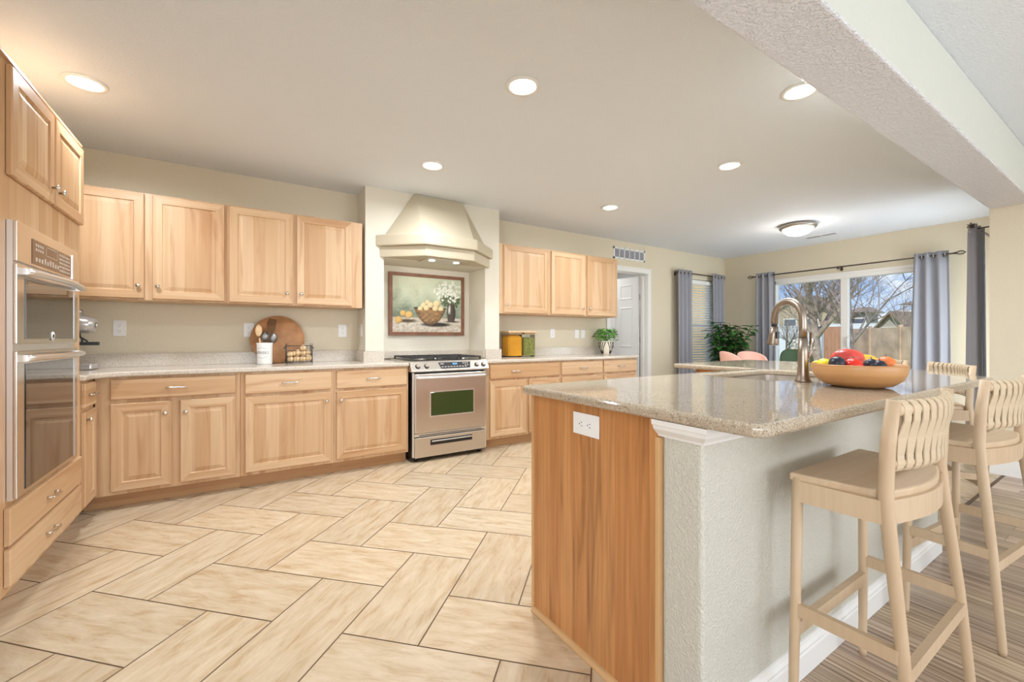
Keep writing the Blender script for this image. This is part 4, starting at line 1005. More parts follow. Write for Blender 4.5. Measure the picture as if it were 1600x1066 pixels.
places = [(.368,4.15,.040,.026,'leftmost in the front row'),(.362,4.14,.082,.024,'upper left, leaning on the wire'),(.415,4.14,.042,.027,'second along the front row'),(.462,4.145,.040,.026,'third along the front row'),(.508,4.15,.046,.030,'rightmost in the front row'),
          (.392,4.16,.086,.022,'middle left of the second layer'),(.424,4.155,.094,.027,'centre of the second layer'),(.470,4.16,.092,.026,'right of the second layer'),(.466,4.15,.135,.026,'topmost of the pile'),(.505,4.17,.095,.024,'upper right, behind the rightmost one'),(.44,4.20,.045,.026,'at the back of the basket floor')]
for x,y,z,r,w in places:
    t = thing('onion', 'small golden onion in the wire basket, '+w, 'onion', (x,y,CT+z), 'onions in the wire basket')
    b = MB(); b.lathe((x,y,CT+z), [(.001,-r*.9),(r*.6,-r*.78),(r*.97,-r*.25),(r*.97,r*.25),(r*.6,r*.75),(r*.2,r*.98),(r*.08,r*1.12)], 16); b.build('skin', 'onion', t)
    MB().tube([(x,y,CT+z+r*1.1),(x+.003,y-.002,CT+z+r*1.35)], .002, 5).build('stem', 'stem', t)
# stand mixer behind the wall oven
mx_ = thing('stand_mixer', 'silver stand mixer partly hidden behind the wall ovens', 'mixer', (-1.02,4.12,CT))
b = MB(); b.box((-1.16,4.04,CT+.001),(-.865,4.20,CT+.045)); b.build('base', 'plastic', mx_, bevel=.012, seg=3)
b = MB(); b.box((-1.155,4.07,CT+.04),(-1.06,4.17,CT+.27)); b.build('column', 'plastic', mx_, bevel=.02, seg=3)
b = MB(); b.tube([(-1.17,4.12,CT+.32),(-1.12,4.12,CT+.325),(-1.0,4.12,CT+.325),(-.90,4.12,CT+.315),(-.862,4.12,CT+.312)], [.045,.062,.066,.060,.045], 20); b.build('head', 'plastic', mx_)
b = MB(); b.lathe((-.955,4.12,CT+.375), [(.03,0),(.03,.035),(.024,.045),(.001,.046)], 18); b.build('cap', 'nickel', mx_)
b = MB(); b.lathe((-.86,4.12,CT+.312), [(.018,0),(.018,.008),(.001,.01)], 16, axis='x'); b.build('hub', 'chrome', mx_)
b = MB(); b.tube([(-.95,4.12,CT+.27),(-.95,4.12,CT+.22)], .012, 10); b.tube([(-.95,4.12,CT+.235),(-.90,4.10,CT+.20)], .006, 8); b.build('shaft', 'black', mx_)
b = MB(); b.box((-.965,4.085,CT+.172),(-.845,4.135,CT+.196)); b.tube([(-.93,4.11,CT+.19),(-.93,4.11,CT+.225)], .006, 8); b.build('beater', 'iron', mx_, bevel=.003)

# ------------------------------------------------------------------ right counter: jars and striped pot
M['turmeric'] = simple('yellow_jar_filling', (.95,.43,.03), .8, bump=.3, bscale=90, var=.12)
M['lentil'] = simple('green_jar_filling', (.33,.33,.09), .8, bump=.8, bscale=120, var=.5, vscale=90)
def jar(label, x0, x1, y0, y1, fill, ftop, dome):
    t = thing('storage_jar', label, 'jar', ((x0+x1)/2,(y0+y1)/2,CT))
    b = MB(); z0 = CT+.001; z1 = CT+.285
    b.prism([(x0+.02,y0),(x1-.02,y0),(x1,y0+.02),(x1,y1-.02),(x1-.02,y1),(x0+.02,y1),(x0,y1-.02),(x0,y0+.02)], z0, z1); b.build('glass_body', 'jarglass', t, bevel=.004)
    b = MB(); g = .006; X0,X1,Y0,Y1 = x0+g,x1-g,y0+g,y1-g
    rings = []
    pts = [(X0+.02,Y0),(X1-.02,Y0),(X1,Y0+.02),(X1,Y1-.02),(X1-.02,Y1),(X0+.02,Y1),(X0,Y1-.02),(X0,Y0+.02)]
    cx,cy = (X0+X1)/2,(Y0+Y1)/2
    for z, k in ((z0+.012,1),(CT+ftop,1),(CT+ftop+dome*.6,.8),(CT+ftop+dome,.4)): rings.append([(cx+(x-cx)*k, cy+(y-cy)*k, z) for x,y in pts])
    vs = [p for r in rings for p in r]; b.add(vs, [tuple(range(8))[::-1], tuple(range(24,32))]+[(i*8+j, i*8+(j+1)%8, (i+1)*8+(j+1)%8, (i+1)*8+j) for i in range(3) for j in range(8)])
    b.build('contents', fill, t)
    b = MB(); b.box((x0-.008,y0-.006,z1),(x1+.008,y1+.006,z1+.022)); b.box((x0+.01,y0+.01,z1-.018),(x1-.01,y1-.01,z1)); b.build('lid', 'paleboard', t, bevel=.005)
jar('square glass jar of yellow food with a wooden lid', 2.615, 2.812, 4.16, 4.34, 'turmeric', .225, .035)
jar('square glass jar of green food with a wooden lid', 2.83, 3.0, 4.16, 4.34, 'lentil', .225, .006)
def leaf_mesh(b, base, tip, width, droop=.0, mi=0, fold=.15):
    base, tip = Vector(base), Vector(tip); ax = tip-base
    sd = ax.cross(Vector((0,0,1)));  sd = sd.normalized() if sd.length > 1e-4 else Vector((1,0,0))
    up = sd.cross(ax).normalized(); vs = []
    for s, w in ((0,.05),(.2,.7),(.45,1),(.75,.7),(1,.04)):
        c = base+ax*s-Vector((0,0,1))*droop*s*s
        vs += [c-sd*w*width/2+up*fold*width*w, c, c+sd*w*width/2+up*fold*width*w]
    b.add(vs, [(i*3+j, i*3+j+1, (i+1)*3+j+1, (i+1)*3+j) for i in range(4) for j in range(2)], mi, True)
pp = thing('potted_plant', 'small bright green plant in a black and cream striped pot', 'potted plant', (4.205,4.20,CT))
px_, py_ = 4.205, 4.20
potprof = [(.001,0),(.052,0),(.058,.01),(.085,.075),(.098,.13),(.096,.16),(.088,.185)]
MB().lathe((px_,py_,CT+.0005), potprof+[(.08,.182),(.08,.165),(.001,.165)], 32).build('pot', simple('cream_pot', (.82,.74,.60), .5), pp)
b = MB()
for k in range(18):
    a = 2*math.pi*k/18; grp = k % 6; mid = 2*math.pi*(k//6*6+2.5)/18
    pts = []
    for h in (.012,.045,.08,.115,.145,.168):
        rr_ = .052+ (h/.13)*.047 if h < .13 else .098-(h-.13)*.12
        aa = mid+(a-mid)*(.25+.75*h/.168); pts.append((px_+rr_*1.01*math.cos(aa), py_+rr_*1.01*math.sin(aa), CT+h))
    b.tube(pts, .0062, 6)
b.build('stripes', 'black', pp)
b = MB(); rnd = random.Random(4)
for k in range(260):
    a = rnd.uniform(0, 2*math.pi); el = rnd.uniform(.0, 1.3); rr_ = rnd.uniform(.05,.17)
    p = Vector((px_+rr_*math.cos(a)*math.cos(el*.6), py_+rr_*.85*math.sin(a)*math.cos(el*.6), CT+.20+.13*math.sin(el)+rnd.uniform(-.03,.03)))
    d = Vector((math.cos(a), math.sin(a), rnd.uniform(-.4,.3))).normalized()
    leaf_mesh(b, p, p+d*rnd.uniform(.035,.055), rnd.uniform(.028,.042), .01)
b.build('foliage', 'leaf2', pp, fix=False)
b = MB()
for k in range(14):
    a = 2*math.pi*k/14; b.tube([(px_,py_,CT+.165),(px_+.05*math.cos(a),py_+.05*math.sin(a),CT+.22),(px_+.11*math.cos(a),py_+.10*math.sin(a),CT+.24)], .002, 5)
b.build('stems', 'leaf2', pp)

# ------------------------------------------------------------------ framed picture in the niche
pc = thing('framed_picture', 'still life painting of apricots in a bowl in a brown wooden frame', 'picture', (1.742, 4.45, 1.165))
fx0, fx1, fz0, fz1, fy0, fy1 = 1.307, 2.176, 1.165, 1.835, 4.430, 4.458
M['picframe'] = simple('brown_picture_frame', (.22,.095,.05), .5, var=.2, vscale=15)
b = MB(); fw_ = .037
for a_, c_ in (((fx0,fz0),(fx1,fz0+fw_)),((fx0,fz1-fw_),(fx1,fz1)),((fx0,fz0+fw_),(fx0+fw_,fz1-fw_)),((fx1-fw_,fz0+fw_),(fx1,fz1-fw_))): b.box((a_[0],fy0,a_[1]),(c_[0],fy1,c_[1]))
b.build('frame', 'picframe', pc)
def painting():
    nx, nz = 176, 134; x0, x1, z0, z1 = fx0+fw_, fx1-fw_, fz0+fw_, fz1-fw_; off = pc.location
    vs = [(x0+(x1-x0)*i/nx-off.x, fy0+.008-off.y, z0+(z1-z0)*j/nz-off.z) for j in range(nz+1) for i in range(nx+1)]
    fs = [(j*(nx+1)+i, j*(nx+1)+i+1, (j+1)*(nx+1)+i+1, (j+1)*(nx+1)+i) for j in range(nz) for i in range(nx)]
    me = bpy.data.meshes.new('canvas'); me.from_pydata(vs, [], fs)
    rn = random.Random(9); asp = 1.33
    def mixc(a, b_, t): t = max(0, min(1, t)); return [a[i]*(1-t)+b_[i]*t for i in range(3)]
    apr = [(.385,.575,.036),(.43,.51,.040),(.475,.56,.042),(.49,.45,.034),(.535,.50,.044),(.625,.475,.052),(.605,.565,.044),(.69,.57,.038)]
    loose = [(.145,.665,.042),(.228,.69,.050),(.083,.785,.050)]
    flowers = []
    for k in range(105):
        a = rn.uniform(0, 6.283); rr_ = math.sqrt(rn.random()); flowers.append((.80+.215*rr_*math.cos(a), .235+.20*rr_*math.sin(a), rn.uniform(.010,.021)))
    ca = me.color_attributes.new('paint', 'FLOAT_COLOR', 'POINT')
    def ns(u, v, s, o): return noise.noise(Vector((u*s, v*s, o)))
    for j in range(nz+1):
        for i in range(nx+1):
            u = i/nx; v = 1-j/nz
            n1 = ns(u*1.6, v*.8, 5, 0); n2 = ns(u, v, 22, 3); n3 = ns(u, v, 50, 6)
            c = mixc((.70,.76,.58), (.22,.27,.19), (v-.15)*1.5+n1*.5)
            c = mixc(c, (.80,.82,.62), .8*max(0, 1-abs(u-.32)*2.2)*max(0, 1-v*1.7)+n2*.35)
            c = mixc(c, (.55,.42,.30), max(0, .35-u*2.5)*max(0, .6-v)+max(0, n2-.2)*.5*(v < .4))
            edge = .735+.01*n2
            if v > edge:
                c = mixc((.62,.50,.38), (.86,.80,.70), .5+n2*.9+n3*.5+(.9-abs(v-.88)*8)*.2)
                sh = max(0, 1-(((u-.62)/.27)**2+((v-.86)/.05)**2)); c = mixc(c, (.05,.035,.02), sh*1.4)
                sh = max(0, 1-(((u-.86)/.14)**2+((v-.80)/.02)**2)); c = mixc(c, (.12,.08,.05), sh*1.3)
                sh = max(0, 1-(((u-.20)/.17)**2+((v-.80)/.04)**2)); c = mixc(c, (.14,.09,.05), sh*1.2)
            # foliage and flowers, jug
            dd = ((u-.83)/.16)**2+((v-.40)/.13)**2
            if dd < 1+n2*.8: c = mixc(c, (.08,.12,.03), .85+n3)
            jw = .045+.022*math.sin(max(0, min(1, (v-.47)/.33))*math.pi)
            if .47 < v < .80 and abs(u-.845) < jw:
                q = (u-.845)/jw; c = mixc((.12,.09,.065), (.9,.88,.8), max(0, 1-((q+.45)/.35)**2)*max(0, 1-((v-.57)/.1)**2)); c = mixc(c, (.02,.015,.01), max(0, q-.1)*.8)
            for fx, fv, fr_ in flowers:
                if abs(u-fx) < fr_ and abs(v-fv) < fr_*asp:
                    if ((u-fx)/fr_)**2+((v-fv)/(fr_*asp))**2 < 1: c = mixc((.85,.87,.72), (1,1,.95), .5+n3)
            # bowl
            if v >= .545:
                bt = (v-.545)/.33
                if bt <= 1:
                    hw = .232*math.sqrt(max(0, 1-bt**1.7))*(1-.14*bt)
                    if abs(u-.53) < hw:
                        q = abs(u-.53)/max(hw,1e-3); c = mixc((.30,.20,.10), (.62,.33,.12), .5+n2*1.3); c = mixc(c, (.25,.24,.17), max(0, .5-q)*.9*bt)
                        c = mixc(c, (.02,.015,.01), max(0, q-.6)*1.4+max(0, bt-.72)*2.6)
                    if bt < .07 and abs(u-.53) < .236: c = [.05,.03,.02]
            for k, (ax_, av, ar) in enumerate(apr+loose):
                d2 = ((u-ax_)/ar)**2+((v-av)/(ar*asp*.95))**2
                if d2 < 1 and (k >= len(apr) or v < .60):
                    lite = 1-(((u-ax_)/ar+.35)**2+((v-av)/(ar*asp)+.4)**2)/2.4
                    c = mixc((.50,.26,.07), (.98,.84,.50) if k < len(apr) else (.93,.63,.22), lite*1.25)
            ca.data[j*(nx+1)+i].color = (*[max(0, x)**1.15*.82 for x in c], 1)
    m, N, L, bs = new_mat('painted_canvas'); at = N.new('ShaderNodeAttribute'); at.attribute_name = 'paint'
    L.new(at.outputs['Color'], bs.inputs['Base Color']); bs.inputs['Roughness'].default_value = .5
    me.materials.append(m); o = bpy.data.objects.new('canvas', me); COL.objects.link(o); o.parent = pc
    MB().box((fx0+.02, fy0+.010, fz0+.02),(fx1-.02, fy1-.002, fz1-.02)).build('backing', 'picframe', pc)
painting()
# picture ledge strip behind the range
b = MB(); b.box((1.152, 4.43, .925),(2.249, 4.458, 1.0)); struct(b.build('trim_5', 'quartz', bevel=.002))
b = MB(); b.box((2.234, 4.08, .925),(2.249, 4.43, 1.0)); struct(b.build('trim_6', 'quartz', bevel=.002))

# ------------------------------------------------------------------ lamps in the ceiling
def downlight(label, x, y, e=20, col=(.88,.94,1)):
    t = thing('ceiling_light', label, 'ceiling light', (x,y,CEIL), 'recessed ceiling lights')
    MB().lathe((x,y,CEIL-.0005), [(.098,0),(.096,-.006),(.078,-.009),(.074,-.004),(.072,.0)], 36).build('trim_ring', 'white', t)
    MB().lathe((x,y,CEIL-.001), [(.072,0),(.05,-.003),(.001,-.004)], 32).build('lens', 'lens', t)
    l = bpy.data.lights.new('lamp', 'AREA'); l.shape = 'DISK'; l.size = .13; l.energy = e; l.color = col; l.spread = R(165)
    o = bpy.data.objects.new('lamp', l); COL.objects.link(o); o.parent = t; o.location = (0,0,-.012)
downlight('round recessed ceiling light nearest the tall oven cabinet', -.727, 3.269)
downlight('round recessed ceiling light in the middle of the kitchen ceiling, nearest the camera', 1.34, 1.985, 25)
downlight('round recessed ceiling light partly cut off by the dropped beam', 2.71, 1.168)
downlight('round recessed ceiling light in front of the range hood', 1.33, 3.30, 15)
downlight('round recessed ceiling light above the far end of the island sink', 3.393, 1.985)
downlight('round recessed ceiling light in front of the right wall cabinets', 3.385, 3.318, 14)
dl = thing('dome_light', 'flush dome ceiling light with nickel rim over the dining area', 'ceiling light', (5.88,2.56,CEIL))
MB().lathe((5.88,2.56,CEIL-.0005), [(.19,0),(.205,-.02),(.20,-.045),(.175,-.055),(.16,-.045)], 40).build('rim', 'nickel', dl)
MB().lathe((5.88,2.56,CEIL-.045), [(.172,0),(.155,-.04),(.11,-.075),(.05,-.093),(.001,-.097)], 40).build('glass_dome', 'dome', dl)
l = bpy.data.lights.new('lamp', 'POINT'); l.energy = 8; l.color = (1,.93,.84); l.shadow_soft_size = .12
o = bpy.data.objects.new('lamp', l); COL.objects.link(o); o.parent = dl; o.location = (0,0,-.25)
# registers
vt = thing('ceiling_register', 'white metal air register in the ceiling beside the dome light', 'vent', (6.76,2.65,CEIL))
b = MB(); b.box((6.69,2.46,CEIL-.008),(6.83,2.84,CEIL)); b.build('frame', 'white', vt, bevel=.003)
b = MB()
for k in range(2):
    for q in range(5): b.box((6.71+q*.02, 2.475+k*.185, CEIL-.011),(6.722+q*.02, 2.64+k*.185, CEIL-.0075))
b.build('slats', 'grey', vt)
vw = thing('return_air_vent', 'white return air vent with grey louvres above the pantry doorway', 'vent', (4.872,YW,2.378))
b = MB(); vx0,vx1,vz0,vz1 = 4.537,5.208,2.292,2.462
b.box((vx0,YW-.01,vz0),(vx1,YW,vz0+.024)); b.box((vx0,YW-.01,vz1-.024),(vx1,YW,vz1)); b.box((vx0,YW-.01,vz0),(vx0+.024,YW,vz1)); b.box((vx1-.024,YW-.01,vz0),(vx1,YW,vz1))
for k in range(1,6): x = vx0+.012+(vx1-vx0-.024)*k/6; b.box((x-.006,YW-.01,vz0),(x+.006,YW,vz1))
b.build('frame', 'white', vw)
b = MB(); z = vz0+.028
while z < vz1-.028: b.obox((4.872,YW-.004,z),(.31,0,0),(0,.003,.004),(0,-.0006,.0006)); z += .0105
b.box((vx0+.01,YW-.0015,vz0+.01),(vx1-.01,YW-.0005,vz1-.01)); b.build('louvres', 'grey', vw)

# ------------------------------------------------------------------ curtains and rods
def curtain(label, p0, p1, ztop, waves, amp, group, gather=1.0, spread=(0,0)):
    """pleated cloth hanging from p0 to p1 (xy)"""
    p0, p1 = Vector((*p0,0)), Vector((*p1,0)); ax = p1-p0; nrm = Vector((ax.y,-ax.x,0)).normalized()
    n = waves*10; rows = 12; vs = []
    for r_ in range(rows+1):
        f = r_/rows; z = .012+(ztop-.012)*(1-f)
        for i in range(n+1):
            s = i/n; w = math.sin(2*math.pi*waves*s+.5*math.sin(3*f+s*4))
            a = amp*(.8+.35*f)
            q0 = p0+ax.normalized()*spread[0]*f*-1; q1 = p1+ax.normalized()*spread[1]*f
            q = q0+(q1-q0)*s+nrm*w*a; vs.append((q.x,q.y,z))
    b = MB(); b.add(vs, [(r_*(n+1)+i, r_*(n+1)+i+1, (r_+1)*(n+1)+i+1, (r_+1)*(n+1)+i) for r_ in range(rows) for i in range(n)], 0, True)
    t = thing('curtain', label, 'curtain', ((p0.x+p1.x)/2,(p0.y+p1.y)/2,0), group)
    b.build('cloth', 'curtain', t, fix=False, solid=.003)
    d = ax.normalized()
    for k in range(waves*2):
        g = MB()
        s = (k+.5)/(waves*2)+.0; c = p0+ax*s+Vector((0,0,ztop-.045))
        g.tube([c+nrm*math.cos(a)*.024+Vector((0,0,math.sin(a)*.024))+d*0 for a in [2*math.pi*q/12 for q in range(13)]], .0035, 5); g.build('grommet', 'chrome', t)
    return t
def rod(label, p0, p1, z, ends=(True,True), brackets=()):
    p0, p1 = Vector((*p0,z)), Vector((*p1,z)); d = (p1-p0).normalized()
    t = thing('curtain_rod', label, 'curtain rod', (p0+p1)/2)
    MB().tube([p0,p1], .0095, 10).build('pole', 'rod', t)
    for e, (p, s) in zip(ends, ((p0,-1),(p1,1))):
        if not e: continue
        b = MB(); q = p+d*s*.02; b.tube([p, q, q+d*s*.008], [.012,.016,.010], 10)
        for k in range(6):
            a = math.pi*k/6*2; u = Vector((0,0,1))*math.cos(a)+d.cross(Vector((0,0,1)))*math.sin(a)
            b.tube([q+d*s*.035+ d*s*(-math.cos(math.pi*m/8))*.034 + u*.026*math.sin(math.pi*m/8) for m in range(9)], .003, 5)
        b.ball(q+d*s*.072, .008, 8); b.build('finial', 'rod', t)
    for (bx, by), (wx, wy) in brackets:
        b = MB(); b.tube([(bx,by,z-.012),(wx,wy,z-.012)], .006, 8); b.box((wx-.012,wy-.012,z-.04),(wx+.012,wy+.012,z+.02)); b.tube([(bx,by,z-.03),(bx,by,z-.005)], .008, 8); b.build('bracket', 'rod', t)
    return t
RX = XW-.15
rod('long dark curtain rod above the sliding glass door', (RX,3.80), (RX,1.44), 2.152, brackets=(((RX,3.72),(XW-.012,3.72)),((RX,2.62),(XW-.012,2.62)),((RX,1.53),(XW-.012,1.53))))
G1 = None
curtain('blue-grey grommet curtain at the left of the sliding glass door, behind the pink chairs', (RX,3.76), (RX,3.475), 2.20, 3, .032, G1)
curtain('blue-grey grommet curtain at the right of the sliding glass door, right of the fruit bowl', (RX,1.80), (RX,1.49), 2.20, 3, .035, G1, spread=(.04,.03))
RY = YW-.11
rod('short dark curtain rod over the small window with blinds', (5.88,RY), (7.06,RY), 2.19, brackets=(((5.93,RY),(5.93,YW-.012)),((6.98,RY),(6.98,YW-.012))))
curtain('grey curtain at the left of the small window with blinds', (5.86,RY), (6.25,RY), 2.235, 4, .032, G1)
curtain('grey curtain right of the small window, in the room corner behind the leafy plant', (6.80,RY), (7.17,RY), 2.235, 4, .030, G1)
rod('curtain rod end poking out beside the right-hand wall corner', (5.50,.985), (7.2,.985), 2.13, ends=(True,False), brackets=(((5.56,.985),(5.56,.867)),((7.1,.985),(7.1,.867))))
curtain('grey curtain half hidden by the wall corner at the right, behind the bar stools', (5.52,1.0), (5.92,1.0), 2.16, 3, .045, G1, spread=(.03,0))

# ------------------------------------------------------------------ big leafy plant in the corner
lp = thing('potted_plant', 'tall leafy green houseplant in the corner between the two windows', 'potted plant', (6.50,3.82,0))
MB().lathe((6.50,3.82,.001), [(.001,0),(.14,0),(.16,.05),(.19,.34),(.195,.36),(.18,.36),(.175,.32),(.001,.31)], 32).build('pot', 'pot', lp)
MB().lathe((6.50,3.82,.30), [(.172,0),(.1,.02),(.001,.025)], 24).build('soil', 'soil', lp)
b = MB(); lf = MB(); rnd = random.Random(21)
for k in range(24):
    a = rnd.uniform(0, 6.283); tilt = rnd.uniform(.08, .36); h = rnd.uniform(.68, 1.06)
    top = Vector((6.50+tilt*math.cos(a), 3.82+tilt*.85*math.sin(a), .33+h)); base = Vector((6.50+.05*math.cos(a), 3.82+.05*math.sin(a), .32))
    mid = (base+top)/2+Vector((-.03*math.cos(a), -.03*math.sin(a), .06)); pts = [base, mid, top]
    b.tube(pts, [.010,.008,.005], 7)
    for q in range(20):
        s = .28+.72*q/19; p = base*(1-s)**2+mid*2*s*(1-s)+top*s*s; aa = rnd.uniform(0, 6.283)
        d = Vector((math.cos(aa), math.sin(aa), rnd.uniform(-.15,.5))).normalized(); L_ = rnd.uniform(.12,.19)
        st = p+d*.03; b.tube([p, st], .0025, 5); leaf_mesh(lf, st, st+d*L_, rnd.uniform(.075,.11), .05)
b.build('stems', 'stem', lp); lf.build('foliage', 'leaf', lp, fix=False)

# ------------------------------------------------------------------ dining corner
dt = thing('dining_table', 'dining table beyond the island, carrying the white flowers', 'dining table', (5.80,2.42,0))
MB().lathe((5.80,2.42,.72), [(.001,0),(.40,0),(.42,.01),(.42,.022),(.40,.03),(.001,.03)], 48).build('tabletop', 'paleboard', dt)
MB().lathe((5.80,2.42,.001), [(.30,0),(.30,.02),(.08,.05),(.05,.3),(.06,.68),(.2,.719)], 28).build('pedestal', 'paleboard', dt)
def dining_chair(label, x, y, rz, mat, top=.93, w=.23):
    t = thing('dining_chair', label, 'dining chair', (0,0,0))
    for sx in (-1,1):
        for sy in (-1,1): MB().tube([(sx*.18,sy*.18,.45),(sx*.21,sy*.21,.001)], [.016,.010], 8).build('leg', 'paleboard', t)
    b = MB(); b.prism(rr(-.23,-.22,.23,.22,.08), .42, .50); b.build('seat', mat, t, bevel=.02, seg=3)
    b = MB(); n = 12; vs = []
    for zi, z in enumerate((.48,.62,.78,top-.03,top)):
        for i in range(n+1):
            a = R(-75+150*i/n); dr = 1 if z < top else .9
            vs.append((w*1.02*math.sin(a)*dr, -.20*math.cos(a)-.02-(z-.48)*.12, z-(.10*(abs(i-n/2)/(n/2))**3 if zi >= 3 else 0)))
    b.add(vs, [(r_*(n+1)+i, r_*(n+1)+i+1, (r_+1)*(n+1)+i+1, (r_+1)*(n+1)+i) for r_ in range(4) for i in range(n)], 0, True)
    b.build('backrest', mat, t, fix=False, solid=.045, subs=1)
    t.location = (x,y,0); t.rotation_euler = (0,0,R(rz)); return t
dining_chair('left one of two pink upholstered dining chairs, in front of the tall leafy plant', 5.30, 2.90, 235, 'pink', .975, .2)
dining_chair('right one of two pink upholstered dining chairs, beside the sliding door curtain', 6.05, 3.10, 160, 'pink', .95, .24)
dining_chair('dark green upholstered chair seen just left of the faucet', 6.62, 2.86, 128, 'greenfab', .98, .2)
vz = thing('flower_vase', 'dark vase of white flowers on the dining table behind the faucet', 'vase', (6.00,2.53,.75))
MB().lathe((6.00,2.53,.751), [(.001,0),(.04,0),(.06,.05),(.05,.12),(.028,.17),(.032,.20),(.026,.20),(.001,.15)], 20).build('vase_body', 'black', vz)
b = MB(); fl = MB(); rnd = random.Random(8)
for k in range(34):
    a = rnd.uniform(0,6.283); r_ = rnd.uniform(.02,.15); z = .75+rnd.uniform(.24,.37); p = Vector((6.00+r_*math.cos(a),2.53+r_*math.sin(a),z))
    b.tube([(6.00,2.53,.92), p], .002, 4); fl.ball(p, rnd.uniform(.014,.026), 8, sc=(1,1,.7))
    leaf_mesh(b, p-Vector((0,0,.03)), p+Vector((math.cos(a)*.05,math.sin(a)*.05,-.03)), .025)
b.build('greenery', 'leaf', vz, fix=False); fl.build('blossoms', 'flower', vz)
o = thing('candlestick', 'slim dark candlestick standing beside the white flowers', 'candlestick', (5.88,2.42,.75))
MB().lathe((5.88,2.42,.751), [(.001,0),(.04,0),(.04,.006),(.008,.02),(.006,.2),(.012,.22),(.014,.26),(.001,.262)], 16).build('stand', 'wire', o)
MB().lathe((5.88,2.42,1.012), [(.012,0),(.012,.19),(.001,.192)], 12).build('candle', 'darkwood', o)

# ------------------------------------------------------------------ outdoors
g = MB().box((XW+.15,-60,-.35),(110,80,-.15)).build('lawn_ground', 'grass'); tag(g, 'patchy brown and green lawn outside the sliding glass door', 'lawn'); g['kind'] = 'structure'
g2 = MB().box((-12,YW+.3,-.35),(XW+.14,80,-.15)).build('side_yard_ground', 'grass'); tag(g2, 'side yard ground outside the small window', 'yard'); g2['kind'] = 'structure'
g3 = MB().box((5.46,-12,-.35),(XW+.14,.70,-.12)).build('side_patio', 'patio'); tag(g3, 'concrete patio outside the side door', 'patio'); g3['kind'] = 'structure'
g4 = MB().box((XW+.16,-1,-.15),(XW+3.2,5.5,-.08)).build('patio', 'patio'); tag(g4, 'concrete patio outside the sliding glass door', 'patio'); g4['kind'] = 'structure'
def cam_at(px, t): 
    q = from_cam(px, t, 0); return (q[0], q[1])
def fence(name, label, pA, tA, pB, tB, z0, z1, mat, post, step=2.4, rail=True, pw=.12):
    a, c = Vector((*cam_at(pA,tA),0)), Vector((*cam_at(pB,tB),0)); d = c-a; L_ = d.length; d.normalize(); nrm = Vector((-d.y,d.x,0))
    t = thing(name, label, 'fence', ((a+c)/2+Vector((0,0,z0))))
    b = MB(); n = max(1, int(L_/.16))
    for k in range(n):
        p = a+d*(k+.5)*L_/n; b.obox(p+Vector((0,0,(z0+z1)/2)), d*(L_/n/2-.004), nrm*.012, (0,0,(z1-z0)/2))
    b.build('boards', mat, t)
    if rail:
        r_ = MB(); r_.obox((a+c)/2+Vector((0,0,z1+.02)), d*L_/2, nrm*.04, (0,0,.03)); r_.obox((a+c)/2+Vector((0,0,z0+.15)), d*L_/2, nrm*.03, (0,0,.05)); r_.build('rail', post, t)
    k = 0
    while k*step <= L_+.01:
        p = a+d*k*step; MB().obox(p+Vector((0,0,(z0+z1)/2+.05)), d*pw/2, nrm*pw/2, (0,0,(z1-z0)/2+.05)).build('post', post, t); k += 1
fence('garden_fence', 'white vinyl fence seen through the left pane of the glass door', 1190, 27, 1285, 24, -.15, 1.82, 'vinyl', 'vinyl', 2.5)
fence('garden_fence', 'reddish wooden fence between the white fence and the door mullion', 1287, 22, 1330, 21, -.15, 1.72, 'fence', 'fence', 2.0, False)
fence('garden_fence', 'long weathered brown fence across the right pane of the glass door', 1322, 23, 1470, 16, -.15, 1.62, 'hedgewall', 'hedgewall', 2.4, False)
fence('garden_fence', 'pale rail fence beyond the weathered brown fence', 1290, 38, 1445, 34, -.15, 2.35, 'vinyl', 'vinyl', 3.0)
p_ = cam_at(1281, 20); t = MB().box((p_[0]-.12,p_[1]-.12,-.15),(p_[0]+.12,p_[1]+.12,1.5)).build('gate_post', 'vinyl', bevel=.02); tag(at_origin(t,(p_[0],p_[1],-.15)), 'white gate post right of the tree trunk', 'post')
